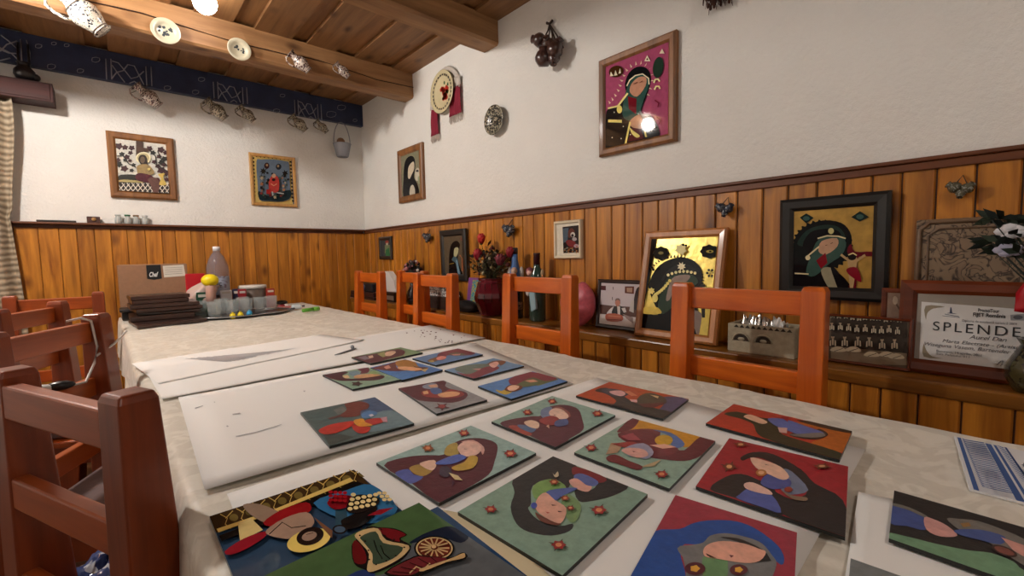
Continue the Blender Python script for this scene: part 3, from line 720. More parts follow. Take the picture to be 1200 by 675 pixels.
tile('painting', [(62, 350), (685, 105), (1115, 285), (475, 615)], S, (150, 180, 174), [
    (MAR, [(112, 370), (250, 315), (400, 300), (505, 297), (560, 230), (640, 195), (740, 188), (832, 210), (862, 250), (842, 340), (802, 430), (640, 530), (475, 612), (300, 490)]),
    ((80, 94, 166), [(188, 415), (270, 393), (310, 430), (372, 445), (290, 490), (220, 452)]), ((170, 136, 60), [(280, 385), (340, 363), (400, 380), (432, 405), (370, 440), (310, 422)]), ((226, 186, 166), [(348, 355), (440, 333), (457, 370), (430, 402), (380, 385)]),
    ((172, 148, 72), [(508, 290), (530, 240), (590, 220), (602, 260), (600, 302), (540, 307)]), ((216, 162, 152), [(620, 215), (700, 203), (772, 250), (762, 300), (735, 240), (690, 222)]), ((232, 188, 172), [(598, 250), (640, 214), (720, 220), (757, 260), (720, 302), (640, 312), (608, 282)]),
    ((82, 104, 182), [(450, 362), (500, 330), (600, 298), (655, 320), (560, 362)]), ((190, 155, 62), [(558, 385), (640, 350), (680, 308), (732, 320), (702, 387), (600, 407)]), ((60, 48, 70), [(488, 385), (530, 378), (560, 420), (520, 452), (478, 430)]), ((212, 192, 142), [(538, 420), (600, 440), (632, 472), (580, 467)]),
    ((70, 30, 60), [(560, 470), (580, 480), (560, 520)]), ((140, 70, 60), [(640, 262), (662, 268), (640, 266)], False), ((140, 70, 60), [(680, 240), (700, 246), (682, 243)], False)]+flower(640, 160, 36)+flower(402, 262, 38, c1=(150, 80, 40))+flower(945, 298, 42),
    'pale mint painting of a maroon-veiled figure in gold and blue sleeves')
tile('painting', [(30, 325), (550, 22), (1065, 228), (600, 672)], T, (130, 160, 142), [
    ((36, 36, 38), [(330, 150), (440, 85), (545, 20), (678, 75), (645, 170), (620, 200), (565, 150), (440, 182), (430, 280), (415, 310), (470, 370), (580, 403), (657, 390), (640, 430), (540, 455), (420, 436), (350, 390), (318, 300), (340, 220)]),
    ((30, 30, 33), [(670, 200), (760, 205), (800, 165), (850, 138), (962, 185), (880, 237), (760, 267), (690, 267)]), ((122, 24, 34), [(672, 78), (838, 140), (800, 168), (690, 125), (655, 120)]), ((84, 102, 166), [(662, 130), (710, 118), (795, 160), (770, 187), (690, 167)]),
    ((224, 168, 152), [(638, 155), (680, 145), (730, 180), (762, 190), (740, 217), (690, 207), (650, 182)]), ((122, 160, 88), [(438, 195), (480, 160), (560, 150), (622, 195), (540, 212), (470, 257), (443, 242)]), ((118, 150, 100), [(598, 240), (640, 233), (702, 290), (682, 370), (640, 382), (600, 302)]),
    ((112, 58, 44), [(452, 330), (500, 358), (590, 392), (560, 402), (480, 377)]), ((78, 98, 166), [(512, 220), (600, 200), (685, 200), (600, 242), (560, 267)]), ((220, 166, 146), [(468, 250), (510, 224), (560, 265), (622, 310), (602, 382), (560, 387), (480, 342), (453, 302)]),
    ((58, 78, 172), circ(446, 295, 17)), ((86, 42, 36), [(540, 290), (572, 295), (545, 297)], False), ((86, 42, 36), [(575, 325), (602, 328), (578, 332)], False), ((186, 62, 52), [(508, 330), (532, 335), (520, 340)], False), ((190, 180, 150), [(548, 118), (558, 130), (575, 110), (580, 135), (560, 142)])]
    +flower(210, 318, 34)+flower(580, 515, 42)+flower(800, 325, 42)+flower(555, 172, 27, (150, 60, 30))+flower(615, 262, 25, (150, 60, 30))+flower(645, 318, 23, (130, 30, 30)),
    'sage green painting of a figure in a curling black veil')
tile('painting', [(102, 135), (225, 50), (745, 170), (690, 295)], V, (182, 60, 40), [
    ((184, 100, 34), [(470, 128), (760, 165), (710, 262), (560, 225), (640, 190), (560, 150)]), ((50, 52, 32), [(182, 95), (240, 84), (330, 108), (390, 118), (420, 150), (440, 185), (560, 222), (700, 268), (690, 300), (400, 215), (330, 182), (310, 140), (260, 117)]),
    ((62, 44, 30), [(500, 122), (600, 132), (745, 165), (738, 180), (600, 152)]), ((60, 42, 32), [(470, 190), (540, 205), (600, 206), (640, 185), (600, 160), (560, 180), (500, 175)]), ((92, 108, 172), [(375, 115), (450, 118), (545, 150), (622, 180), (560, 197), (470, 172), (400, 142)]),
    ((122, 118, 112), [(530, 182), (610, 178), (625, 193), (560, 200), (470, 188)]), ((152, 30, 40), [(428, 108), (466, 110), (462, 130)]), ((228, 184, 154), [(268, 108), (300, 99), (372, 130), (350, 140), (310, 127)]), ((222, 172, 160), [(418, 155), (460, 158), (458, 182), (425, 177)])],
    'red and orange painting of a dark green veiled figure holding blue cloth')
tile('painting', [(58, 412), (205, 200), (728, 325), (715, 635)], V, (160, 30, 42), [
    ((32, 27, 29), [(120, 425), (190, 370), (260, 358), (335, 385), (400, 420), (440, 540), (235, 465)]), ((34, 28, 30), [(255, 285), (310, 262), (400, 272), (520, 338), (580, 400), (705, 475), (715, 635), (430, 530), (385, 430), (480, 470), (550, 430), (450, 340), (350, 290), (300, 287), (265, 300)]),
    ((112, 122, 148), [(440, 340), (480, 348), (553, 430), (470, 450), (430, 422), (468, 390)]), ((82, 96, 166), [(250, 450), (300, 420), (390, 450), (433, 530), (340, 502), (240, 467)]), ((72, 84, 152), [(342, 400), (380, 358), (465, 380), (472, 412), (400, 427)]),
    ((232, 188, 164), [(298, 288), (360, 300), (430, 328), (468, 370), (440, 386), (380, 362), (322, 332)]), ((232, 188, 174), [(272, 402), (310, 398), (378, 430), (392, 452), (320, 440), (275, 422)]), ((186, 120, 60), circ(345, 355, 24, 15)), ((225, 170, 130), circ(345, 355, 13, 8)),
    ((130, 110, 90), [(430, 430), (480, 455), (545, 465), (540, 480), (480, 470)]), ((150, 60, 40), circ(465, 430, 18, 12)), ((100, 50, 40), [(362, 318), (382, 324), (364, 322)], False)]+flower(205, 330, 30, (120, 60, 35), (210, 160, 110), (70, 40, 30))+flower(255, 233, 28, (130, 60, 35), (210, 160, 110), (90, 50, 35), .4)+flower(612, 330, 34, (120, 60, 35), (205, 150, 110), (80, 50, 30), .35),
    'crimson painting of a black-veiled figure with three tan flowers')
tile('painting', [(358, 50), (1070, 270), (95, 525)], U, (158, 48, 66), [
    ((30, 76, 152), [(200, 275), (380, 250), (450, 220), (540, 200), (680, 200), (780, 225), (870, 275), (960, 350), (995, 420), (975, 460), (880, 380), (740, 300), (600, 300), (500, 340), (385, 360), (430, 600), (430, 1100), (-300, 1100), (-100, 500)]),
    ((118, 118, 118), [(368, 365), (450, 345), (520, 330), (560, 290), (640, 275), (720, 285), (850, 325), (920, 400), (950, 465), (900, 620), (850, 1100), (430, 1100), (420, 500)]), ((104, 144, 98), [(515, 420), (600, 425), (665, 435), (640, 620), (540, 620)]),
    ((38, 28, 24), [(620, 300), (720, 305), (820, 345), (885, 385), (850, 385), (720, 325)]), ((28, 28, 30), [(825, 450), (892, 392), (918, 438)]), ((228, 168, 146), [(523, 370), (560, 338), (640, 323), (760, 338), (845, 368), (888, 388), (850, 440), (760, 452), (600, 427), (530, 412)]),
    ((110, 80, 60), [(535, 395), (545, 410), (600, 425), (560, 420)]), ((104, 38, 46), [(672, 405), (700, 410), (684, 422)]), ((182, 62, 70), [(470, 425), (520, 425), (530, 440), (460, 440)]) if False else ((88, 26, 40), circ(472, 487, 60, 38)), ((226, 168, 60), star(472, 487, 30, 5, .8, 0, .7)), ((88, 26, 40), circ(728, 495, 52, 32)), ((226, 168, 60), star(728, 495, 26, 5, .8, 0, .7)),
    ((90, 26, 40), circ(600, 640, 50, 34))],
    'crimson painting of a figure in a bright blue veil', p3=para(.245), group=None)
tile('painting', [(262, 288), (1150, 541), (1150, 827), (238, 505)], W, (29, 26, 27), [
    ((112, 152, 118), [(200, 478), (330, 500), (450, 530), (600, 560), (700, 572), (800, 610), (849, 650), (1000, 700), (1150, 740), (1150, 860), (200, 560)]), ((60, 80, 142), [(250, 352), (330, 375), (402, 408), (402, 468), (320, 450), (245, 437)]), ((112, 108, 100), [(250, 345), (330, 366), (410, 405), (400, 412), (330, 380), (250, 356)]),
    ((206, 152, 146), [(398, 412), (440, 420), (502, 450), (548, 495), (470, 498), (408, 467)]), ((116, 112, 106), [(500, 418), (560, 420), (640, 428), (760, 470), (849, 510), (1000, 600), (1000, 700), (849, 630), (740, 560), (680, 520), (560, 470)]),
    ((64, 84, 142), [(535, 470), (650, 468), (762, 500), (742, 535), (640, 513), (560, 492)]), ((150, 110, 60), [(560, 440), (600, 436), (610, 452), (575, 458)]), ((208, 150, 138), [(745, 503), (849, 540), (849, 592), (800, 562)]), ((62, 40, 36), circ(760, 566, 62, 20, a=.35)), ((128, 72, 62), circ(760, 566, 48, 13, a=.35))],
    'black and green painting of a figure lying sideways, at the lower right corner', z0=PZ+.004, group=None)
tile('painting', [(65, 595), (292, 675), (60, 655)], W, (116, 121, 122), [], 'plain grey primed board, its corner just showing at the bottom right', z0=PZ+.004, p3=para(.22), group=None)
# glass icons
LA = []
for k in range(9):
    x = 130+k*88; y = 338-k*29
    LA.append(((205, 170, 90), band([(x, y), (x+40, y+22), (x+28, y+55), (x+60, y+80)], 5), False)); LA.append(((205, 170, 90), band([(x+70, y-18), (x+30, y+24)], 5), False)); LA.append(((120, 100, 50), circ(x+75, y+20, 24, 20)))
GR = []
for k in range(16):
    GR.append(((232, 208, 146), circ(840+(k % 5)*32+(k//5)*6, 330-(k//5)*24-(k % 5)*6, 14, 10)))
for k in range(6): GR.append(((232, 208, 146), circ(1000+(k % 2)*28+(k//2)*14, 250+(k//2)*19, 13, 9)))
RG = [((168, 24, 34), circ(735+(k % 4)*26, 290-(k//4)*20+(k % 4)*2, 12, 9)) for k in range(12)]
tile('glass_painting', [(72, 350), (860, 95), (200, 675)], QQ, (46, 70, 96), [
    ((70, 50, 28), [(60, 350), (860, 90), (960, 190), (110, 440)], False)]+LA+[((226, 194, 108), [(112, 432), (400, 335), (840, 150), (860, 168), (400, 352), (122, 452)], False), ((22, 20, 20), [(125, 470), (400, 362), (880, 170), (950, 200), (650, 300), (140, 500)], False),
    ((52, 112, 158), [(640, 290), (820, 220), (960, 190), (1100, 320), (980, 400), (800, 380)]), ((46, 76, 92), [(760, 330), (820, 320), (830, 420), (760, 430)]),
    ((150, 126, 106), [(258, 300), (350, 298), (462, 348), (452, 392), (380, 402), (290, 350)]), ((216, 192, 128), [(228, 402), (300, 375), (365, 440), (240, 502)]), ((146, 28, 42), [(155, 560), (260, 488), (380, 448), (372, 482), (280, 542), (190, 577)]),
    ((150, 26, 30), [(365, 402), (470, 328), (600, 288), (628, 330), (560, 372), (440, 422)]), ((166, 136, 116), [(385, 442), (480, 378), (600, 343), (645, 390), (622, 432), (560, 472), (500, 492), (400, 472)]),
    ((30, 22, 20), band([(400, 465), (470, 400), (520, 430), (600, 420)], 4), False), ((236, 208, 110), circ(615, 500, 122, 60, a=-.28)), ((28, 18, 18), circ(622, 478, 76, 48, a=-.3)), ((160, 130, 112), circ(618, 478, 42, 24, a=-.3)), ((60, 30, 28), band([(600, 470), (640, 460)], 3), False),
    ((18, 18, 20), [(790, 400), (830, 370), (985, 310), (940, 400), (830, 442)]), ((122, 82, 58), [(640, 372), (745, 450), (742, 492), (695, 440)]), ((132, 20, 30), [(715, 300), (740, 270), (790, 250), (855, 265), (830, 315), (760, 332)]), ((28, 24, 24), [(820, 340), (860, 255), (980, 262), (995, 300), (900, 350)])]+GR+RG+[
    ((150, 28, 40), [(935, 385), (1000, 350), (1080, 338), (1010, 378)]), ((30, 26, 26), circ(785, 462, 40, 26)), ((70, 90, 110), circ(785, 462, 30, 18))],
    'glossy glass icon of a haloed figure with grapes, lower left of the table', matf=glassart, p3=para(.235), group=None, cat='glass painting')
# blue glass with the green one on it
def par2(L1, L2):
    def f(Q, z):
        a = Q[0]; d1 = (Q[1]-a).normalized()*L1; d2 = (Q[2]-a).normalized()*L2
        return [a, a+d1, a+d1+d2, a+d2]
    return f
tile('glass_painting', [(565, 118), (1090, 525), (100, 330)], RR, (34, 66, 104), [], 'dark blue glass painting, only its edge showing under the green one', matf=glassart, z0=PZ+.0088, thick=.003, p3=par2(.24, .26), group=None, cat='glass painting')
WS = []
for k in range(14):
    a = 2*PI*k/14; WS.append(((205, 168, 118), band([(545+20*math.cos(a), 370+12*math.sin(a)), (545+88*math.cos(a), 370+52*math.sin(a))], 9), False))
DOTS = [((40, 24, 20), circ(x, y, 6, 5, 6)) for x, y in [(120, 268), (180, 258), (110, 310), (140, 345), (160, 400), (165, 455), (205, 485), (265, 465), (320, 435), (370, 385), (365, 355), (310, 340), (255, 318), (235, 280)]]
tile('glass_painting', [(455, 95), (1000, 470), (0, 310)], RR, (72, 100, 62), [
    ((94, 98, 102), [(300, 500), (420, 330), (560, 255), (640, 235), (760, 290), (1100, 500), (1000, 900), (0, 900), (100, 560)]), ((24, 34, 54), [(395, 335), (470, 285), (560, 250), (645, 235), (745, 290), (700, 332), (600, 305), (480, 320)]), ((40, 58, 108), [(-300, 640), (0, 540), (120, 490), (200, 520), (100, 620), (0, 700)]),
    ((24, 22, 22), [(60, 355), (85, 315), (150, 240), (230, 242), (320, 250), (385, 285), (345, 310), (408, 350), (380, 410), (310, 462), (190, 512), (142, 492), (75, 455)]), ((106, 24, 26), [(65, 350), (88, 318), (140, 388), (142, 452), (78, 448)]), ((112, 24, 30), [(215, 250), (310, 255), (378, 285), (342, 305), (340, 328), (270, 302)]),
    ((208, 178, 128), [(78, 290), (130, 258), (215, 250), (262, 318), (395, 350), (372, 402), (300, 452), (190, 502), (150, 492), (162, 400), (108, 330)]), ((60, 76, 60), [(112, 300), (200, 268), (245, 335), (362, 362), (300, 430), (190, 462), (182, 400), (130, 330)]), ((24, 28, 24), band([(190, 320), (210, 380), (240, 430)], 6), False), ((24, 28, 24), band([(230, 350), (250, 400), (285, 430)], 6), False),
    ((24, 22, 22), circ(545, 370, 118, 74)), ((208, 172, 122), circ(545, 370, 108, 66)), ((24, 22, 22), circ(545, 370, 98, 59)), ((112, 46, 34), circ(545, 370, 94, 56))]+WS+[((222, 182, 132), circ(543, 370, 14, 10)),
    ((24, 22, 22), [(250, 528), (425, 428), (500, 425), (640, 435), (705, 405), (735, 415), (730, 440), (620, 470), (500, 520), (400, 560)]), ((112, 40, 44), [(268, 522), (430, 435), (500, 432), (620, 443), (500, 492), (400, 540)]), ((208, 172, 122), [(470, 500), (640, 442), (712, 410), (726, 420), (715, 440), (620, 462), (480, 517)]),
    ((208, 172, 122), band([(400, 530), (440, 490), (480, 510), (520, 470)], 8), False)]+[((40, 20, 20), band([(300+k*50, 520-k*26), (400+k*40, 530-k*16)], 4), False) for k in range(5)]+DOTS,
    'glossy green glass painting with a gown and a cart wheel, at the bottom edge', matf=glassart, z0=PZ+.0135, thick=.003, p3=par2(.24, .27), group=None, cat='glass painting')

# blue and white embroidered napkin
def napkin():
    z = TZ+.004; Q = [(1118, 511), (1290, 548), (1400, 640), (1136, 573)]
    P4 = [on_z(u, v, z) for u, v in Q]; m = MB(); mats = [paint((220, 220, 222), rough=.85)]
    m.add([Vector((p.x, p.y, z-.003)) for p in P4]+P4, [(0, 1, 2, 3), (3, 2, 6, 7), (2, 1, 5, 6), (1, 0, 4, 5), (0, 3, 7, 4)], 0)
    m.add(P4, [(3, 2, 1, 0)], 0)
    L = []; cr = (0, 0, 1)
    def q(s, t): # s across the stripes (0 left edge .. ) t along
        a = (1118+s*172, 511+s*37); b = (1136+s*264, 573+s*67); return (a[0]+(b[0]-a[0])*t, a[1]+(b[1]-a[1])*t)
    BL = (62, 92, 150)
    def st(s0, s1, c=BL): L.append((c, [q(s0, .01), q(s1, .01), q(s1, .99), q(s0, .99)], False))
    st(.02, .045); st(.21, .25); st(.265, .285); st(.34, .355, (50, 76, 130))
    for k in range(26):
        t = k/26+.01
        L.append((BL, [q(.05, t), q(.07, t+.02), q(.20, t-.002), q(.20, t+.014), q(.06, t+.034)], False))
        L.append(((98, 122, 170), [q(.285, t), q(.30, t), q(.335, t+.02), q(.32, t+.03)], False))
    for k in range(14):
        random.seed(k); c = random.choice([(70, 80, 100), (150, 60, 80), (60, 70, 92), (120, 96, 110)])
        L.append((c, star(q(.385, .38)[0]+random.uniform(-7, 14), q(.385, .38)[1]+random.uniform(-8, 9), random.uniform(3, 5), 5, .4, k)))
    pic_layers(m, mats, P4[0].copy(), (0, 0, 1), P4, cr, L, lambda c: paint(c, rough=.85), .00015)
    m.build('napkin', mats, label='blue and white embroidered napkin lying at the right end of the table', cat='napkin')
napkin()
# ================================================================ FRAMED PICTURES
MR = lambda y, z, x=XW, tilt=0: Matrix.Translation((x, y, z)) @ Matrix(((0, 0, -1, 0), (-1, 0, 0, 0), (0, 1, 0, 0), (0, 0, 0, 1))) @ Matrix.Rotation(tilt, 4, 'X')
MBK = lambda x, z, y=YB, tilt=0: Matrix.Translation((x, y, z)) @ Matrix(((1, 0, 0, 0), (0, 0, -1, 0), (0, 1, 0, 0), (0, 0, 0, 1))) @ Matrix.Rotation(tilt, 4, 'X')
def framed(M, Wd, Ht, w, d, fm, base, layers, crop, label, cat='picture', name='framed_picture', step=.00015, matf=glassart, mat2=None, group=None, inset=.55):
    """local axes: x right, y up, z out of the wall; origin at the lower left of the back"""
    t = thing(name, M @ Vector((Wd/2, 0, d/2)), label, cat, group)
    m = MB(M)
    o = [(0, 0), (Wd, 0), (Wd, Ht), (0, Ht)]; i_ = [(w, w), (Wd-w, w), (Wd-w, Ht-w), (w, Ht-w)]
    for k in range(4):
        a, b = o[k], o[(k+1) % 4]; c, e = i_[(k+1) % 4], i_[k]
        def mixp(p, q, f): return (p[0]+(q[0]-p[0])*f, p[1]+(q[1]-p[1])*f)
        m.add([(*a, 0), (*b, 0), (*c, 0), (*e, 0), (*a, d*.72), (*b, d*.72), (*mixp(b, c, .25), d), (*mixp(a, e, .25), d), (*mixp(b, c, .75), d*.94), (*mixp(a, e, .75), d*.94), (*c, d*.62), (*e, d*.62)],
              [(3, 2, 1, 0), (0, 1, 5, 4), (4, 5, 6, 7), (7, 6, 8, 9), (9, 8, 10, 11), (11, 10, 2, 3)])
    m.build('frame', fm, parent=t)
    m = MB(M); mats = [matf(base) if isinstance(base, tuple) else base]; zp = d*inset
    m.box((w*.8, w*.8, .001), (Wd-w*.8, Ht-w*.8, zp), 0)
    m2 = MB(); m2.v = m.v; m2.f = m.f; m2.m = m.m; m2.sm = m.sm
    n = (M.to_3x3() @ Vector((0, 0, 1))).normalized(); cl = [M @ Vector((x, y, zp)) for x, y in i_]
    if layers: pic_layers(m2, mats, M @ Vector((Wd/2, Ht/2, zp)), n, cl, crop, layers, matf, step)
    m2.build('picture', mats, parent=t)
    return t
# ---- pink icon on the white wall
F = (690, 30, 4.22)
spk = []
for (x, y, dx, dy) in [(105, 385, -8, -14), (120, 370, -8, -16), (135, 350, -10, -14), (150, 325, -12, -12), (160, 300, -14, -10), (168, 275, -16, -8), (178, 250, -14, -10), (192, 225, -12, -14), (212, 207, -8, -18), (235, 195, -3, -20), (258, 192, 3, -20), (280, 200, 9, -18), (298, 218, 14, -12), (308, 245, 16, -4), (310, 272, 16, 3), (300, 310, 16, 6), (290, 340, 14, 8)]:
    spk.append(((232, 205, 175), [(x-4, y+3), (x+4, y-3), (x+dx, y+dy)], False))
framed(MR(1.350, 1.573), .392, .446, .036, .028, FRAMEW, (168, 78, 110), spk+[
    ((24, 24, 26), [(85, 470), (95, 415), (150, 395), (185, 340), (180, 290), (200, 235), (240, 205), (285, 210), (308, 250), (302, 300), (280, 370), (262, 430), (300, 440), (335, 480), (345, 560), (200, 620), (80, 620)]),
    ((52, 86, 78), [(180, 345), (200, 290), (235, 245), (285, 248), (300, 290), (272, 370), (248, 440), (200, 470), (168, 440)]), ((202, 148, 120), [(205, 330), (212, 290), (248, 256), (284, 258), (282, 300), (240, 352)]),
    ((118, 24, 36), [(195, 350), (238, 362), (236, 440), (200, 412)]), ((196, 150, 120), [(205, 472), (250, 440), (268, 470), (262, 512), (215, 502)]), ((86, 30, 36), [(215, 505), (260, 512), (275, 560), (195, 575)]),
    ((240, 225, 190), band([(190, 300), (205, 270), (232, 248), (268, 240), (298, 262), (300, 292)], 6), False), ((240, 226, 150), band([(145, 400), (195, 335)], 9), False), ((236, 220, 120), circ(154, 415, 13, 20)), ((240, 226, 150), band([(97, 410), (150, 398)], 8), False),
    ((236, 220, 130), band([(98, 472), (166, 474)], 14), False), ((236, 220, 130), band([(184, 585), (207, 478)], 9), False), ((236, 220, 130), band([(270, 480), (286, 552)], 9), False), ((236, 220, 130), [(205, 505), (222, 520), (255, 545), (240, 555), (215, 535)]),
    ((70, 40, 20), circ(138, 228, 36, 28, a=-.3)), ((40, 60, 48), circ(346, 208, 26, 52, a=.15)), ((240, 230, 200), [(108, 252), (112, 230), (125, 250)], False), ((240, 230, 200), [(128, 250), (135, 222), (145, 246)], False), ((240, 230, 200), [(150, 240), (158, 212), (162, 236)], False),
    ((240, 230, 200), [(278, 178), (292, 148), (308, 178)], False), ((90, 40, 30), [(287, 172), (292, 160), (299, 172)], False), ((240, 230, 200), [(352, 140), (366, 116), (378, 140)], False), ((240, 230, 170), band([(325, 285), (332, 268), (346, 266), (354, 278)], 8), False), ((240, 230, 170), band([(328, 318), (336, 302), (350, 302), (356, 314)], 8), False),
    ((120, 30, 50), band([(330, 370), (350, 385), (345, 405)], 6), False), ((120, 30, 50), band([(340, 455), (360, 470), (350, 490)], 6), False), ((110, 50, 40), band([(225, 290), (245, 282)], 3), False), ((110, 50, 40), band([(255, 285), (270, 275)], 3), False)]
    +[((230, 230, 210), circ(x, y, 3)) for x, y in [(130, 430), (175, 500), (120, 555), (210, 540), (255, 575), (300, 470), (315, 520), (165, 560), (330, 505)]], F,
    'wood-framed icon of a dark-veiled figure on pink, high on the white wall', name='framed_icon')
# ---- small icon near the corner
K = (462, 160, 7.94)
framed(MR(3.36, 1.548), .385, .418, .05, .028, FRAMEW, (132, 128, 104), [
    ((26, 24, 26), [(85, 560), (85, 400), (95, 260), (120, 200), (160, 180), (190, 210), (195, 300), (185, 380), (215, 440), (230, 540), (150, 600)]), ((205, 190, 165), [(128, 380), (130, 300), (150, 255), (182, 235), (186, 300), (165, 350), (145, 392)]),
    ((190, 180, 160), [(145, 550), (150, 470), (175, 450), (192, 490), (190, 550)]), ((196, 190, 170), [(195, 320), (225, 290), (240, 350), (220, 410), (200, 400)]), ((60, 56, 60), circ(215, 320, 14, 10)), ((150, 160, 130), [(220, 380), (240, 360), (245, 440), (225, 440)])], K,
    'wood-framed icon of a black-veiled figure, on the white wall nearest the corner', name='framed_icon')
# ---- dark icon on the panelling
H = (910, 222, 4.56)
framed(MR(.552, .925+.02, XW-.018, tilt=.03), .30, .34, .042, .028, BLACKF, goldleaf((176, 138, 62)), [
    ((22, 20, 22), [(75, 420), (95, 270), (150, 200), (250, 165), (345, 178), (392, 225), (402, 290), (365, 325), (345, 380), (300, 420), (370, 480), (395, 575), (60, 575)]),
    ((20, 22, 22), star(245, 300, 165, 30, .9, 0, .85)), ((36, 52, 46), [(110, 290), (160, 220), (250, 190), (330, 200), (370, 260), (340, 330), (300, 250), (220, 240), (160, 300)]), ((20, 18, 20), [(140, 300), (180, 230), (260, 210), (330, 222), (340, 262), (240, 262), (190, 340)]),
    ((58, 84, 76), [(158, 445), (185, 350), (228, 265), (330, 250), (372, 285), (350, 350), (285, 395), (205, 462)]), ((190, 150, 122), [(225, 330), (242, 276), (322, 260), (325, 305), (265, 348)]), ((128, 26, 36), [(212, 380), (262, 338), (272, 392), (238, 424)]),
    ((222, 205, 160), band([(220, 262), (270, 248), (330, 250), (370, 262)], 7), False), ((222, 205, 160), band([(160, 362), (228, 305)], 8), False), ((222, 205, 160), circ(168, 365, 13)), ((222, 205, 160), band([(98, 448), (172, 452)], 7), False), ((200, 190, 130), circ(292, 222, 15, 16)),
    ((150, 142, 116), [(238, 430), (290, 418), (318, 480), (352, 568), (312, 560), (270, 512)]), ((22, 20, 22), [(290, 410), (330, 440), (390, 560), (345, 560), (310, 480)]), ((62, 44, 30), band([(262, 300), (272, 296)], 3), False), ((62, 44, 30), band([(290, 290), (302, 284)], 3), False),
    ((26, 40, 38), [(125, 150), (160, 128), (200, 152), (160, 182)], False), ((26, 40, 38), [(400, 148), (447, 116), (496, 148), (445, 172)], False), ((60, 90, 84), circ(160, 155, 18, 12)), ((60, 90, 84), circ(447, 146, 20, 13)),
    ((98, 20, 32), [(378, 330), (400, 290), (420, 332), (510, 332), (510, 358), (440, 360), (432, 430), (420, 575), (385, 575), (400, 400)]), ((186, 154, 108), band([(345, 348), (385, 378), (432, 380), (475, 350)], 13), False), ((186, 154, 108), [(385, 365), (432, 365), (425, 430), (408, 535), (395, 535), (385, 430)]),
    ((26, 18, 18), circ(405, 362, 22, 16)), ((232, 215, 150), band([(385, 350), (410, 340), (430, 352)], 6), False), ((128, 22, 38), [(378, 422), (432, 418), (456, 490), (432, 486), (384, 450)])], H,
    'black-framed gold icon of a veiled figure beside a crucifix, on the panelling', name='framed_icon')
# ---- icon with the cross on the far wall
I = (118, 145, 7.03)
random.seed(31); LV = []
for (x, y, r, a) in [(150, 185, 38, .2), (200, 195, 30, -.3), (255, 200, 30, .4), (175, 250, 26, .9), (215, 275, 30, -.5), (245, 240, 24, .3), (140, 300, 28, 0), (150, 335, 34, .2), (195, 370, 36, .1), (255, 385, 22, 0), (270, 340, 22, .9), (400, 205, 30, .3), (430, 240, 26, 1.2), (495, 215, 34, .1), (535, 240, 26, .8), (525, 290, 30, .5), (480, 270, 24, 1.3), (440, 315, 24, .2), (500, 320, 30, .5), (470, 350, 26, .2), (500, 385, 40, .2), (540, 410, 30, .2), (545, 460, 24, .9), (200, 300, 20, 1.1), (240, 305, 18, .2), (520, 340, 22, .3)]:
    LV.append(((62, 32, 36) if random.random() < .5 else (34, 34, 30), star(x, y, r, 5, .68, a, .8)))
LV += [((36, 34, 30), band([(120, 270), (180, 260), (230, 330), (290, 360)], 8), False), ((36, 34, 30), band([(400, 210), (450, 270), (460, 340), (560, 400)], 8), False), ((36, 34, 30), band([(470, 230), (500, 300), (550, 350)], 7), False)]
LT = [((38, 30, 28), [(135, 480), (580, 500), (590, 600), (130, 570)], False)]
for k in range(11):
    x = 135+k*40
    LT.append(((214, 204, 190), band([(x, 490), (x+62, 572)], 7), False)); LT.append(((214, 204, 190), band([(x+62, 495), (x, 568)], 7), False))
framed(MBK(.027, 1.551), .362, .438, .046, .028, FRAMEW, (206, 203, 192), LV+[
    ((70, 46, 32), [(290, 130), (348, 138), (350, 300), (290, 300)], False), ((76, 50, 36), [(290, 190), (390, 205), (392, 235), (290, 225)], False), ((226, 218, 180), circ(350, 285, 62, 50)), ((186, 172, 128), circ(350, 285, 50, 40)), ((40, 28, 22), [(310, 300), (325, 262), (365, 262), (385, 300), (380, 345), (340, 345)]), ((106, 86, 66), circ(344, 300, 20, 28)),
    ((150, 128, 84), [(300, 350), (340, 335), (390, 340), (430, 380), (440, 410), (400, 425), (320, 430), (298, 390)]), ((34, 34, 28), [(145, 450), (165, 422), (300, 425), (320, 462), (150, 470)]), ((76, 18, 34), [(290, 420), (330, 408), (410, 425), (440, 445), (480, 450), (480, 490), (340, 480), (290, 455)]),
    ((176, 160, 104), [(140, 470), (220, 462), (340, 480), (330, 495), (150, 490)])]+LT+[((100, 66, 58), [(385, 460), (440, 445), (482, 480), (475, 560), (440, 590), (415, 520)]), ((206, 176, 90), [(470, 420), (525, 412), (512, 450), (540, 505), (480, 505), (495, 455)]), ((220, 200, 120), circ(395, 378, 12, 10))], I,
    'wood-framed icon of a haloed figure under a cross, on the far wall', name='framed_icon', step=.0003, matf=art)
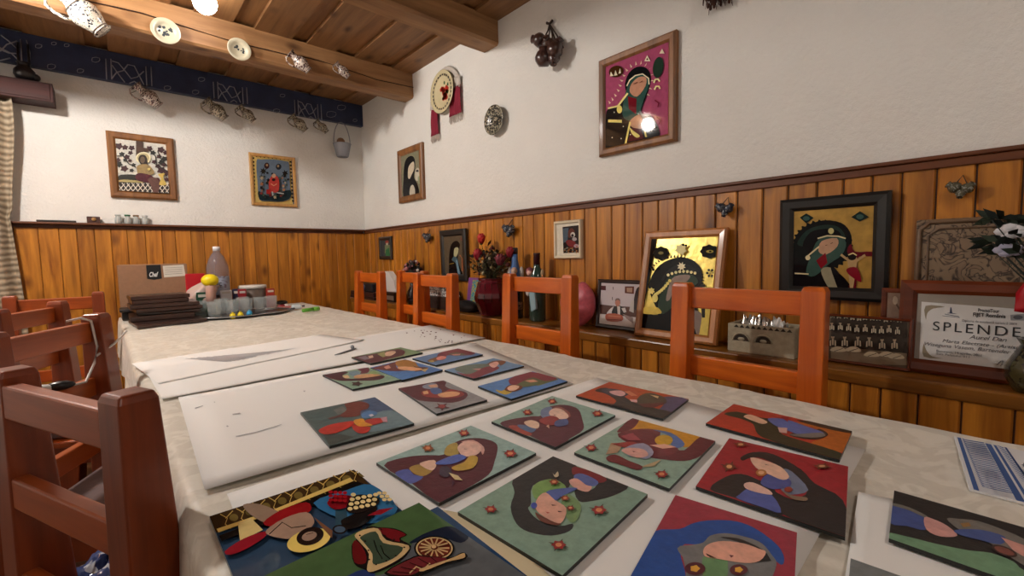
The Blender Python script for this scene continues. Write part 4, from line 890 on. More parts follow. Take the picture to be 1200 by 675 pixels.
# ---- gilt framed icon
J = (285, 172, 8.65); random.seed(8); JL = [((198, 168, 98), [(90, 90), (485, 130), (505, 590), (110, 580)], False)]
for k in range(12):
    JL.append(((34, 28, 26), [(92+k*.9, 105+k*38), (112+k*.9, 107+k*38), (113+k*.9, 125+k*38), (93+k*.9, 123+k*38)], False)); JL.append(((34, 28, 26), [(468+k*2, 145+k*36), (490+k*2, 147+k*36), (491+k*2, 163+k*36), (470+k*2, 161+k*36)], False))
for k in range(9): JL.append(((60, 40, 26), [(120+k*40, 97+k*4), (140+k*40, 99+k*4), (136+k*40, 110+k*4)], False))
JL += [((96, 108, 122), [(130, 150), (180, 132), (300, 130), (430, 150), (462, 180), (470, 400), (478, 510), (400, 555), (250, 552), (160, 535), (145, 400)]), ((26, 40, 44), [(150, 450), (250, 500), (330, 480), (470, 440), (478, 510), (400, 553), (250, 550), (165, 535)]),
       ((52, 30, 30), circ(235, 195, 26, 32)), ((40, 40, 44), circ(355, 205, 28, 30)), ((150, 120, 90), circ(237, 188, 11, 13)), ((150, 120, 90), circ(350, 198, 11, 13)), ((40, 36, 30), star(420, 270, 36, 6, .5)), ((40, 36, 30), star(200, 250, 40, 7, .5))]
for k in range(60):
    x = random.uniform(150, 450); y = random.uniform(265, 520)
    JL.append((random.choice([(40, 40, 38), (70, 84, 66), (168, 150, 120), (120, 50, 44), (60, 66, 60), (150, 100, 70), (36, 30, 30)]), star(x, y, random.uniform(9, 22), 5, .6, random.random())))
JL += [((168, 58, 52), [(260, 330), (300, 290), (350, 330), (350, 440), (310, 470), (250, 440)]), ((190, 150, 120), circ(300, 300, 20, 20)), ((44, 30, 30), circ(298, 340, 18, 14)), ((200, 130, 100), band([(270, 380), (300, 400), (330, 380)], 10), False), ((150, 42, 40), [(225, 440), (270, 430), (270, 490), (225, 480)]), ((180, 180, 176), band([(285, 460), (290, 500)], 14), False), ((180, 180, 176), band([(330, 470), (400, 480)], 10), False)]
framed(MBK(.864, 1.548), .343, .414, .026, .024, wood('gilt_frame', (176, 124, 62), (208, 160, 96), axis=2, rough=.35, coat=.3, knots=False), (92, 104, 116), JL, J,
    'gilt-framed icon of a crowded scene with a checked border, on the far wall', name='framed_icon', step=.0003)
# ---- pictures on the panelling
framed(MR(3.735, 1.096, XW-.018), .235, .195, .03, .018, BLACKF, (60, 66, 70), [((150, 60, 50), circ(453.5, 284, 2, 2.4)), ((120, 130, 96), [(451, 287), (457, 287), (457, 297), (451, 297)]), ((190, 180, 160), circ(453.6, 286, 1.2, 1.5)), ((50, 110, 70), [(452, 293), (456, 290), (457, 300), (452, 300)])], (0, 0, 1),
    'tiny black-framed picture low on the panelling by the corner', name='framed_picture')
LL = (515, 262, 9.375)
framed(MR(2.735, .945, XW-.02, tilt=.02), .312, .35, .045, .024, BLACKF, (92, 80, 64), [
    ((20, 18, 18), [(105, 530), (105, 380), (120, 260), (150, 205), (190, 190), (222, 220), (222, 260), (200, 380), (240, 520), (250, 570), (100, 570)]), ((176, 170, 130), [(160, 370), (160, 290), (180, 262), (208, 270), (205, 320), (185, 365)]), ((70, 92, 100), [(135, 400), (165, 360), (200, 390), (215, 480), (232, 560), (205, 565), (180, 440)]),
    ((116, 142, 158), [(180, 400), (196, 400), (228, 560), (205, 566)]), ((156, 100, 64), band([(225, 345), (250, 385), (275, 345)], 10), False), ((150, 92, 60), [(242, 380), (262, 380), (262, 520), (246, 520)]), ((110, 40, 30), [(262, 370), (274, 370), (276, 560), (262, 560)]), ((120, 70, 60), circ(250, 170, 18, 22)), ((150, 120, 50), band([(110, 445), (160, 435)], 8), False)], LL,
    'black-framed icon of a figure with a crucifix, behind the flower vase', name='framed_icon')
MM = (645, 250, 11.25); random.seed(77)
framed(MR(1.637, 1.089, XW-.018), .185, .196, .016, .022, paint((226, 212, 184), rough=.4), (222, 214, 196), [((44, 34, 34), [(160, 180), (375, 155), (392, 515), (172, 525)], False), ((80, 92, 104), [(165, 200), (240, 190), (225, 370), (170, 390)]), ((98, 52, 42), [(235, 240), (280, 195), (320, 240), (300, 300), (240, 320)]), ((196, 190, 180), circ(296, 282, 30, 34)), ((44, 36, 40), circ(292, 292, 18, 20)), ((170, 160, 160), circ(318, 340, 30, 24)),
    ((120, 40, 42), [(205, 370), (250, 350), (330, 380), (320, 450), (240, 430)]), ((170, 140, 146), circ(345, 430, 34, 26)), ((150, 106, 62), band([(185, 470), (240, 455), (300, 470)], 14), False)]+[(random.choice([(150, 100, 60), (50, 44, 44), (100, 46, 40), (120, 120, 110)]), star(random.uniform(185, 380), random.uniform(440, 515), 14, 5, .6, k)) for k in range(22)], MM,
    'small cream-framed picture with a white mount, in the middle of the panelling', name='framed_picture')
# ---- big icon leaning on the ledge
G = (735, 265, 4.655); gl = []
for k in range(30):
    a = math.radians(172+k*6.9); x, y = 262+146*math.cos(a), 300+128*math.sin(a); a2 = a; gl.append(((24, 22, 24), [(x-6*math.sin(a), y+6*math.cos(a)), (x+17*math.cos(a2), y+17*math.sin(a2)), (x+6*math.sin(a), y-6*math.cos(a))], False))
GB = paint((11, 10, 12), rough=.05, coat=0, spec=.12)
bd = lambda pts, r, c: [(c, circ(pts[0][0]+(pts[1][0]-pts[0][0])*t/7, pts[0][1]+(pts[1][1]-pts[0][1])*t/7+pts[2]*math.sin(PI*t/7), r)) for t in range(8)]
TL = math.atan2(.125, .43)
def lean(yl, Ht, xb, xt=XW-.018, zb=SHZ+.001):
    """frame standing on the ledge, top resting on the panelling: returns matrix with a backward tilt"""
    a = math.asin((xt-xb)/Ht); return MR(yl, zb, xb, tilt=-a)
framed(lean(1.082, .452, 1.682, 1.772), .352, .452, .034, .024, FRAMEL, goldleaf((212, 186, 84)), gl+[
    (GB, [(120, 330), (150, 250), (200, 200), (280, 172), (350, 182), (400, 225), (412, 280), (400, 330), (372, 345), (380, 420), (395, 500), (392, 560), (395, 640), (40, 620), (75, 480), (170, 485), (140, 400)]), (GB, [(130, 60), (165, 60), (60, 640), (30, 640)], False),
    ((40, 58, 44), [(170, 440), (190, 350), (240, 270), (345, 262), (390, 300), (360, 340), (230, 460), (190, 480)]), ((18, 17, 19), [(190, 300), (230, 235), (300, 205), (370, 225), (395, 260), (300, 240), (240, 262)]), ((150, 132, 122), [(215, 402), (232, 325), (262, 275), (342, 268), (332, 300), (262, 350), (235, 402)]),
    ((222, 196, 92), [(88, 448), (130, 442), (172, 446), (188, 478), (92, 478)]), ((224, 198, 96), [(325, 440), (350, 455), (380, 550), (372, 560), (330, 500)]), ((224, 198, 96), [(398, 520), (425, 450), (460, 465), (435, 640), (392, 640)]), ((128, 112, 104), [(352, 462), (400, 470), (410, 500), (392, 600), (372, 560)]), ((22, 20, 22), [(398, 335), (400, 318), (428, 318), (430, 345), (480, 350), (478, 368), (430, 362), (428, 500), (412, 500)], False),
    ((34, 36, 34), star(188, 150, 46, 8, .86, 0, .85)), ((34, 36, 34), star(452, 140, 52, 8, .86, 0, .75)), ((150, 140, 90), circ(188, 148, 14, 8)), ((200, 180, 90), circ(455, 140, 20, 8)), ((26, 24, 26), circ(457, 140, 7, 5))]
    +bd(((228, 268), (375, 258), -14), 8, (240, 228, 170))+bd(((160, 375), (238, 300), 8), 9, (240, 222, 130))+[((240, 222, 130), circ(158, 395, 16, 22)), ((240, 222, 130), star(138, 355, 20, 7, .7)), ((240, 228, 190), star(302, 222, 24, 8, .6))]
    +[((26, 24, 26), circ(461+18*math.cos(a), 258+18*math.sin(a), 7)) for a in [k*PI/3 for k in range(6)]]+[((240, 230, 170), star(300, 130, 34, 7, .7)), ((26, 24, 26), circ(312, 104, 7)), ((26, 24, 26), circ(328, 108, 6)), ((26, 24, 26), circ(135, 225, 8)), ((26, 24, 26), circ(150, 240, 7))], G,
    'large wood-framed gold icon leaning on the ledge behind the nearest orange chair', name='framed_icon')
# ---- photograph of a seated man
NN = (690, 320, 9.0)
framed(lean(1.345, .232, 1.752, 1.775), .37, .232, .018, .018, paint((44, 28, 26), rough=.35, coat=.3), (206, 196, 200), [
    ((92, 60, 52), [(118, 330), (250, 345), (420, 355), (540, 360), (540, 470), (118, 430)], False), ((216, 208, 204), [(112, 430), (300, 450), (540, 470), (540, 580), (112, 545)], False), ((86, 40, 44), [(125, 132), (180, 135), (180, 182), (125, 178)], False), ((104, 56, 44), [(382, 140), (478, 140), (476, 220), (380, 212)], False), ((176, 140, 120), [(400, 155), (460, 155), (458, 205), (402, 200)], False),
    ((60, 54, 56), band([(257, 145), (259, 175)], 7), False), ((60, 54, 56), band([(249, 252), (250, 285)], 7), False), ((214, 206, 206), [(190, 428), (230, 375), (265, 355), (270, 420), (240, 440)]), ((40, 36, 38), [(250, 435), (262, 362), (300, 345), (345, 350), (385, 400), (372, 440)]), ((206, 196, 190), [(300, 350), (332, 350), (332, 440), (306, 440)]), ((198, 130, 108), circ(306, 312, 27, 38)), ((120, 100, 92), [(280, 295), (290, 268), (322, 268), (334, 295), (308, 282)]),
    ((206, 200, 200), [(345, 370), (385, 365), (400, 410), (372, 420)]), ((48, 36, 40), [(505, 170), (540, 160), (540, 360), (478, 380), (480, 270)]), ((204, 196, 190), [(428, 400), (450, 290), (480, 290), (476, 420)]), ((176, 92, 70), [(180, 440), (240, 425), (350, 445), (352, 505), (200, 505)]), ((120, 52, 40), band([(195, 490), (350, 495)], 10), False), ((200, 130, 100), band([(210, 450), (340, 462)], 9), False), ((150, 130, 126), [(360, 430), (470, 470), (470, 530), (400, 480)])], NN,
    'dark-framed photograph of a man seated at a table, left of the gold icon', name='framed_photograph', matf=lambda c: paint(c, rough=.25, coat=.3))
# ---- sepia group photograph
random.seed(15); SP = (970, 340, 7.95); SL = [((60, 48, 38), [(30, 165), (740, 190), (740, 600), (30, 560)], False), ((150, 134, 110), [(30, 520), (740, 590), (740, 700), (30, 680)], False)]
for row, (y0, n_, sz) in enumerate([(205, 11, 26), (300, 9, 30), (420, 6, 40)]):
    for k in range(n_):
        x = 40+k*(690/n_)+random.uniform(-6, 6)+row*10; y = y0+x*.05+random.uniform(-6, 8)
        SL.append(((40, 32, 26), [(x-sz*.95, y+sz*2.3), (x-sz*.9, y+sz*.9), (x, y+sz*.5), (x+sz*.9, y+sz*.9), (x+sz*.95, y+sz*2.3)]))
        SL.append(((205, 192, 164), [(x-sz*.75, y+sz*2.2), (x-sz*.7, y+sz), (x-sz*.4, y+sz*.8), (x-sz*.4, y+sz*2.2)])); SL.append(((205, 192, 164), [(x+sz*.75, y+sz*2.2), (x+sz*.7, y+sz), (x+sz*.4, y+sz*.8), (x+sz*.4, y+sz*2.2)]))
        SL.append(((190, 176, 150), [(x-sz*.2, y+sz*2), (x-sz*.22, y+sz*.6), (x+sz*.22, y+sz*.6), (x+sz*.2, y+sz*2)])); SL.append(((172, 150, 122), circ(x, y+sz*.1, sz*.38, sz*.5))); SL.append(((44, 34, 28), circ(x, y-sz*.25, sz*.5, sz*.3)))
for (x, y) in [(110, 545), (250, 545), (420, 590), (560, 590), (650, 610)]:
    SL.append(((212, 200, 172), [(x-70, y+10), (x-20, y-25), (x+40, y-20), (x+80, y+15), (x+20, y+25)])); SL.append(((60, 48, 38), band([(x-30, y+18), (x+50, y-8)], 5), False))
framed(lean(.44, .150, 1.70, 1.71), .255, .150, .008, .018, FRAMEM, (96, 80, 62), SL, SP, 'sepia group photograph in a wooden frame, low on the ledge left of the certificate', name='framed_photograph', matf=lambda c: paint(c, rough=.35))
framed(lean(.27, .175, 1.745, 1.755, SHZ+.06) if False else lean(.265, .235, 1.745, 1.750), .10, .235, .014, .006, FRAMEM, (140, 116, 100), [((96, 76, 64), band([(1046, 350), (1056, 365)], 2), False), ((180, 160, 140), circ(1049, 352, 3, 5))], (0, 0, 1), 'faded print in a thin wooden frame, mostly hidden behind the certificate', name='framed_photograph')
# ---- certificate
CT = (1060, 350, 7.107); wm = paint((222, 221, 219), rough=.35, coat=.2)
M_c = lean(.218, .262, 1.712, 1.735)
ct = framed(M_c, .36, .262, .038, .022, FRAMEM, (150, 142, 132), [(wm, [(142, 25), (1130, 100), (1130, 640), (122, 508)], False), ((150, 138, 116), [(175, 60), (335, 68), (240, 82), (190, 120), (178, 175)]), ((150, 138, 116), [(160, 375), (182, 430), (230, 480), (320, 498), (160, 482)])
    ,((60, 70, 100), [(382, 72), (390, 72), (398, 118), (440, 128), (350, 122), (376, 116)], False), ((70, 80, 100), band([(335, 128), (400, 140), (455, 150)], 5), False), ((90, 100, 120), band([(315, 142), (460, 158)], 4), False), ((150, 150, 152), [(880, 135), (995, 125), (995, 182), (885, 180)]), ((90, 90, 96), circ(945, 155, 40, 18))], CT,
    'framed certificate with large capital lettering, at the right end of the ledge', cat='certificate', name='framed_certificate', matf=lambda c: paint(c, rough=.35, coat=.2))
INK = paint((44, 44, 48), rough=.6); INK2 = paint((92, 92, 98), rough=.6)
def text(s, u, v, h, parent, M, zp, name, mat, crop, width_to=None, sx=1.0, shear=0.0, space=1.0, bold=0):
    cu = bpy.data.curves.new(name, 'FONT'); cu.body = s; cu.size = 1; cu.extrude = 0; cu.shear = shear; cu.space_character = space; cu.offset = bold
    tmp = bpy.data.objects.new(name, cu); dg = bpy.context.evaluated_depsgraph_get(); C.objects.link(tmp); dg.update()
    me = bpy.data.meshes.new_from_object(tmp.evaluated_get(bpy.context.evaluated_depsgraph_get())); bpy.data.objects.remove(tmp)
    n = (M.to_3x3() @ Vector((0, 0, 1))).normalized(); p0 = M @ Vector((0, 0, zp)); x0, y0, sc_ = crop
    a = M.inverted() @ on_pl(x0+u/sc_, y0+v/sc_, p0, n)
    xs = [w.co.x for w in me.vertices]; w0 = max(xs)-min(xs)
    if width_to: b = M.inverted() @ on_pl(x0+width_to[0]/sc_, y0+width_to[1]/sc_, p0, n); sx = (b.x-a.x)/w0
    for w in me.vertices:
        q = M @ Vector((a.x+(w.co.x-min(xs))*sx, a.y+w.co.y*h, zp)); w.co = q-Vector(parent.location)
    me.materials.clear(); me.materials.append(mat)
    o = bpy.data.objects.new(name, me); C.objects.link(o); o.parent = parent; return o
zc = .022*.55+.0016
text('SPLENDE', 235, 262, .036, ct, M_c, zc, 'heading_lettering', INK, CT, (966, 310), space=1.25)
text('PromoTour', 612, 108, .0125, ct, M_c, zc, 'lettering', INK, CT, (790, 118), bold=.02)
text('FIJET România', 570, 145, .0135, ct, M_c, zc, 'lettering', INK, CT, (842, 160), bold=.02)
text('Diploma de excelență turistică 2009', 480, 190, .0085, ct, M_c, zc, 'lettering', INK2, CT, (935, 218))
text('Aurel Dan', 540, 332, .015, ct, M_c, zc, 'lettering', INK2, CT, (850, 362), shear=.3)
text('Marta Electrate - (Artist P', 315, 362, .013, ct, M_c, zc, 'lettering', INK2, CT, (1010, 418), shear=.3)
text('Wiseguna Vasem, Bartender Tur', 165, 388, .014, ct, M_c, zc, 'lettering', INK2, CT, (1010, 468), shear=.3)
text('Bucuresti, 14 aprilie, 2011', 265, 442, .009, ct, M_c, zc, 'lettering', INK2, CT, (640, 478)); text('Sala Palatului 011', 265, 465, .008, ct, M_c, zc, 'lettering', INK2, CT, (540, 490))
sg = MB()
def pc(u, v): return on_pl(CT[0]+u/CT[2], CT[1]+v/CT[2], M_c @ Vector((0, 0, zc)), (M_c.to_3x3() @ Vector((0, 0, 1))).normalized())
sg.tube([pc(770, 550), pc(800, 520), pc(820, 515), pc(800, 560), pc(840, 530), pc(850, 520), pc(845, 565), pc(880, 545), pc(900, 520), pc(880, 575), pc(930, 535), pc(960, 520), pc(940, 560), pc(975, 545)], .0007, n=4); sg.build('signature', INK, parent=ct)

# ---- carved board
M_b = lean(.195, .435, 1.770, 1.780)
cb = thing('carved_board', M_b @ Vector((.2, 0, .012)), 'grey-brown wooden board carved all over with scrolls, standing behind the certificate', 'carved board')
cm, nt, bb = newmat('carved_wood'); L = nt.links.new; tc = N(nt, 'ShaderNodeTexCoord'); nz = N(nt, 'ShaderNodeTexNoise', Scale=19.0, Detail=1.5, Distortion=2.8); L(tc.outputs['Object'], nz.inputs['Vector'])
rp = N(nt, 'ShaderNodeValToRGB'); e = rp.color_ramp.elements; e[0].position = .44; e[0].color = lin((126, 104, 82)); e[1].position = .5; e[1].color = lin((48, 34, 26)); k3 = e.new(.56); k3.color = lin((130, 108, 84)); L(nz.outputs['Fac'], rp.inputs['Fac']); L(rp.outputs['Color'], bb.inputs['Base Color'])
bp = N(nt, 'ShaderNodeBump', Strength=.8, Distance=.006); L(rp.outputs['Color'], bp.inputs['Height']); L(bp.outputs['Normal'], bb.inputs['Normal']); bb.inputs['Roughness'].default_value = .6
m = MB(M_b); m.box((.0, 0, 0), (.42, .435, .018)); m.build('panel', cm, parent=cb, bevel=.004)
m = MB(M_b); rm = wood('carved_rim', (88, 66, 48), (120, 94, 70), axis=1, rough=.5, knots=False)
m.tube([(.008, .0, .018), (.008, .405, .018), (.03, .427, .018), (.42, .427, .018)], .007); m.tube([(.028, .0, .018), (.028, .389, .018), (.05, .407, .018), (.42, .407, .018)], .003); m.build('rim', rm, parent=cb)

# ================================================================ THINGS ON THE WALLS
CER_W = folk('white_folk_glaze', (222, 216, 200), (44, 50, 66), 42, .55); CER_R = folk('red_folk_glaze', (212, 200, 186), (120, 36, 44), 55, .5, ink2=(40, 36, 50)); CER_B = folk('brown_folk_glaze', (180, 168, 144), (62, 50, 40), 55, .49)
def jug(c, ax, L_, mat, label, group, hook=None, hand=1):
    """c: centre, ax: base-to-mouth direction, L_: length"""
    ax = Vector(ax).normalized(); t = thing('jug', Vector(c)-ax*L_/2, label, 'jug', group)
    p = [(.0, 0), (.19, 0), (.20, .03), (.17, .07), (.19, .12), (.27, .30), (.30, .42), (.27, .54), (.17, .68), (.135, .78), (.16, .90), (.21, 1.0), (.18, .99), (.12, .86), (.10, .78), (.0, .70)]
    m = MB(); m.lathe([(r*L_, h*L_) for r, h in p], t.location, ax, 20); m.build('body', mat, parent=t)
    side = ax.cross(Vector(hand if isinstance(hand, tuple) else (0, hand, 0))).normalized(); b = t.location
    m = MB(); m.tube([b+ax*L_*.93+side*L_*.17, b+ax*L_*.98+side*L_*.30, b+ax*L_*.86+side*L_*.42, b+ax*L_*.68+side*L_*.42, b+ax*L_*.52+side*L_*.36, b+ax*L_*.44+side*L_*.27], L_*.035, n=8); m.build('handle', mat, parent=t)
    m = MB()
    for k, (h, r) in enumerate([(.03, .205), (.09, .182), (.62, .225), (.985, .21)]):
        q = ax.to_track_quat('Z', 'Y').to_matrix(); m.tube([b+ax*L_*h+q @ Vector((r*L_*math.cos(a), r*L_*math.sin(a), 0)) for a in [2*PI*i/16 for i in range(16)]], L_*.012, n=5, closed=True)
    m.build('painted_ring', paint((96, 84, 76), rough=.4), parent=t)
    if hook is not None:
        m = MB(); h0 = b+ax*L_*.86+side*L_*.42; m.tube([h0, Vector(hook)], .002, n=5); m.build('hanging_wire', paint((60, 50, 44)), parent=t)
    return t
dj = (-.60, 0, .72); gj = 'folk jugs hung on the ceiling beam'; gw = 'folk jugs hung under the navy board'
jug(on_y(95, 13, 3.048), (-.62, 0, .60), .215, CER_W, 'largest white and blue jug, on the beam at the left, cut by the top edge', gj)
jug(on_y(351, 72.5, 3.07), (-.66, 0, .50), .14, CER_R, 'white and red jug on the beam, right of the second plate', gj)
jug(on_y(401, 82, 3.078), (-.66, 0, .56), .11, CER_R, 'smallest white and red jug on the beam, furthest right', gj)
for (u, v, l, mt, lb) in [(173, 112, .165, CER_R, 'dark red patterned jug under the navy board, furthest left of the jugs'), (253, 128, .165, CER_B, 'cream and brown jug under the navy board, second from the left'), (289, 133, .135, CER_B, 'small brown jug under the navy board, beside the cream and brown one'), (350, 144, .15, CER_B, 'cream and brown jug under the navy board, second from the basket'), (377, 148, .12, CER_B, 'smallest brown jug under the navy board, right beside the basket')]:
    c = on_y(u, v, 3.972); jug(c, (-.62, 0, .62), l, mt, lb, gw, hook=(c.x+l*.1, YB-.05, 2.33))
# dark pot under the board at the left
t = thing('hanging_pot', on_y(29, 88, 3.97), 'small black pot hanging under the navy board above the pelmet', 'pot'); m = MB(); b = t.location
m.lathe([(0, -.03), (.035, -.03), (.048, 0), (.046, .025), (.03, .045), (.026, .06), (.034, .07)], b, (0, 0, 1), 16); m.build('body', paint((28, 26, 30), rough=.3, coat=.4), parent=t)
m = MB(); m.tube([b+Vector((-.02, 0, .06)), b+Vector((-.022, .02, .12)), b+Vector((-.02, .055, .2))], .006); m.tube([b+Vector((.02, 0, .06)), b+Vector((.022, .02, .12)), b+Vector((.02, .055, .2))], .006); m.build('hanging_cord', paint((30, 28, 30)), parent=t)
m = MB(); m.ball(b+Vector((.045, 0, -.005)), .022); m.build('lid', paint((34, 30, 30), rough=.3), parent=t)
# plates
def plate(c, ax, r, base, label, group, ink, dots=None, ring=None):
    ax = Vector(ax).normalized(); t = thing('plate', c, label, 'plate', group)
    m = MB(); m.lathe([(0, -.012), (r*.55, -.012), (r*.6, -.008), (r*.98, .010), (r, .013), (r*.97, .015), (r*.62, -.001), (r*.55, -.004), (0, -.004)], c, ax, 36); m.build('dish', base, parent=t)
    q = ax.to_track_quat('Z', 'Y').to_matrix(); m = MB(); mats = []; random.seed(int(r*1e4)+int(c[1]*10))
    def put(mm, x, y, rr, zz, n=7):
        if mm not in mats: mats.append(mm)
        pts = [c+q @ Vector((x+rr*(1+.3*random.uniform(-1, 1))*math.cos(2*PI*i/n), y+rr*(1+.3*random.uniform(-1, 1))*math.sin(2*PI*i/n), zz)) for i in range(n)]
        m.add(pts, [tuple(range(n))], mats.index(mm))
    for (x, y, s, cc) in ink: put(paint(cc, rough=.3), x*r, y*r, s*r, -.0035)
    if ring:
        for i in range(ring[0]): a = 2*PI*i/ring[0]; put(paint(ring[1], rough=.3), .8*r*math.cos(a), .8*r*math.sin(a), .075*r, .0085, 5)
    m.build('painted_flowers', mats, parent=t)
    m = MB(); m.tube([c-ax*.008, c-ax*.032], .004, n=6); m.build('nail', paint((60, 56, 52), rough=.4), parent=t)
    return t
random.seed(2)
CRM = paint((184, 176, 152), rough=.3, coat=.3); NV = (52, 60, 66)
inkA = [(random.uniform(-.42, .42), random.uniform(-.42, .42), random.uniform(.07, .15), NV) for _ in range(13)]
inkB = [(random.uniform(-.45, .45), random.uniform(-.35, .35), random.uniform(.05, .11), NV) for _ in range(11)]
gp = 'plates on the ceiling beam'
plate(on_y(194, 37, 3.098), (0, -1, -.05), .066, CRM, 'cream plate with blue flowers on the beam, the left one of two', gp, inkA)
plate(on_y(280, 58.5, 3.098), (0, -1, -.05), .062, CRM, 'cream plate with blue flowers on the beam, the right one of two', gp, inkB)
pc_ = on_x(519, 108, 1.772)
inkC = [(random.uniform(-.25, .30), random.uniform(-.35, .35), random.uniform(.1, .18), (186, 44, 30)) for _ in range(9)]+[(random.uniform(-.3, .4), random.uniform(-.45, .45), .08, (60, 90, 50)) for _ in range(7)]
pl_ = plate(pc_, (-1, 0, 0), .142, paint((214, 200, 160), rough=.25, coat=.5), 'cream plate with red flowers, an embroidered towel draped behind it', None, inkC, ring=(26, (40, 34, 34)))
# towel behind the plate
TW = stripes('towel_weave', (120, 16, 40), (150, 34, 58), 60, 'Z', dist=1); TWW = paint((196, 186, 176), rough=.9)
tw = thing('embroidered_towel', (XW-.01, pc_.y, pc_.z-.2), 'white towel with dark red embroidered ends hung behind the flowered plate', 'towel')
m = MB(); rows = []
for k in range(17):
    a = PI*k/16; rows.append([(XW-.006-.012*(j % 2), pc_.y+(.145+.04*j/4)*math.cos(a), pc_.z-.01+(.145+.035*j/4)*math.sin(a)) for j in range(5)])
m.grid(rows); m.build('towel_top', TWW, parent=tw, solid=.003)
for s, zb, zt in ((1, -.31, -.08), (-1, -.23, .0)):
    yc = pc_.y+(.135 if s > 0 else -.125); w = .05 if s > 0 else .07
    def strip(z0, z1, nr=6): return [[(XW-.014-.010*math.sin(j*2.2+i*.4), yc-w+2*w*j/7, pc_.z+z0+(z1-z0)*i/nr) for j in range(8)] for i in range(nr+1)]
    m = MB(); m.grid(strip(zt, zt+.06, 2)); m.build('plain_end', TWW, parent=tw, solid=.003)
    m = MB(); m.grid(strip(zb+.05, zt)); m.build('embroidered_end', TW, parent=tw, solid=.003)
    m = MB(); random.seed(3)
    for j in range(11):
        y = yc-w+2*w*j/10; m.tube([(XW-.014, y, pc_.z+zb+.052), (XW-.016, y+random.uniform(-.006, .006), pc_.z+zb+.02), (XW-.012, y+random.uniform(-.01, .01), pc_.z+zb)], [.004, .0035, .001], n=5)
    m.build('fringe', paint((186, 172, 160), rough=.9), parent=tw)
sp_ = on_x(580, 141, 1.772)
inkD = [(.33*math.cos(a), .33*math.sin(a), .09, (34, 32, 28)) for a in [k*PI/5 for k in range(10)]]+[(.52*math.cos(a), .52*math.sin(a), .07, (34, 32, 28)) for a in [k*PI/7 for k in range(14)]]
plate(sp_, (-1, 0, 0), .088, folk('dark_plate_glaze', (176, 166, 142), (44, 40, 36), 48, .47), 'small dark-patterned plate on the white wall, right of the towel', None, inkD, ring=(22, (34, 32, 28)))
# bunch of little clay pots
def potlet(mb, c, r, ax, mi=0):
    mb.lathe([(0, -r*.9), (r*.55, -r*.9), (r*.95, -r*.3), (r, .1*r), (r*.75, r*.6), (r*.5, r*.85), (r*.6, r*1.15), (r*.45, r*1.1), (0, r*.7)], c, ax, 14, mi)
CLAY = paint((62, 38, 32), rough=.28, coat=.5, var=.25, bscale=30)
b = on_x(644, 50, 1.75); t = thing('clay_pot_bunch', b, 'bunch of small dark brown clay pots tied together, high on the white wall', 'pot')
for (u, v, r, ax) in [(632, 47, .036, (-.3, .8, .3)), (637, 68, .045, (-.2, -.2, .9)), (650, 58, .042, (-.3, .4, .8)), (642, 52, .034, (-.6, -.3, .5)), (653, 52, .03, (.1, -.7, .6)), (649, 68, .032, (-.3, -.2, -.8))]:
    m = MB(); potlet(m, on_x(u, v, 1.765-r), r, ax); m.build('clay_pot', CLAY, parent=t)
m = MB(); top = on_x(644, 28, 1.785)
for (u, v) in [(638, 44), (642, 48), (648, 50), (652, 56), (660, 56)]: m.tube([top, on_x((644+u)/2+1, (28+v)/2, 1.775), on_x(u, v, 1.75)], .004, n=5)
m.tube([top+Vector((0, .02, .012)), top, top+Vector((0, -.022, .01))], .007, n=6); m.build('cord', paint((58, 40, 32), rough=.8), parent=t)
# small pots on the panelling
for (u, v, s, col, lb) in [(501, 277, .95, (56, 56, 66), 'tiny dark pots on a nail in the panelling, furthest from the camera'), (597, 268, 1.0, (44, 50, 66), 'tiny dark blue pots on the panelling, above the flower vase'), (850, 243, .72, (42, 46, 62), 'tiny dark blue pots on the panelling, above the leaning gold icon'), (1127, 219, .62, (84, 80, 62), 'tiny olive patterned pots on the panelling, above the carved board')]:
    c = on_x(u, v, 1.755); t = thing('hanging_pots', c, lb, 'pot', 'little pots on the panelling'); mt = folk('pot_glaze_%d' % u, col, (150, 150, 140), 90, .6)
    for (dy, dz, r, ax) in [(.022, .0, .026, (-.3, .7, .5)), (-.018, -.008, .024, (-.3, -.6, .6)), (.002, -.026, .020, (-.4, .1, -.8))]:
        m = MB(); potlet(m, c+Vector((0, dy*s, dz*s)), r*s, ax); m.build('pot', mt, parent=t)
    m = MB(); nn_ = c+Vector((.025, 0, .055*s)); m.tube([c+Vector((0, .02*s, .01)), nn_, c+Vector((0, -.02*s, 0))], .002, n=5); m.build('cord', paint((50, 36, 26)), parent=t)
# dried bunch at the top
random.seed(9); m = MB(); c = on_x(840, -12, 1.74)
for k in range(46):
    y = c.y+random.uniform(-.045, .05); x = 1.75+random.uniform(-.03, .035); l = random.uniform(.06, .13)
    m.tube([(x, c.y+.3*(y-c.y), c.z+.17), (x, y, c.z+.02), (x+random.uniform(-.01, .01), y+random.uniform(-.012, .012), c.z-l*.45)], [.003, .004, .001], n=4)
    m.ball((x, y, c.z-.01+random.uniform(-.03, .04)), .008, n=6, sc=(.7, .7, 1.6))
m.build('dried_plant_bunch', paint((74, 44, 34), rough=.9, var=.3), label='brown dried plants hanging at the top edge of the white wall', cat='dried plants')
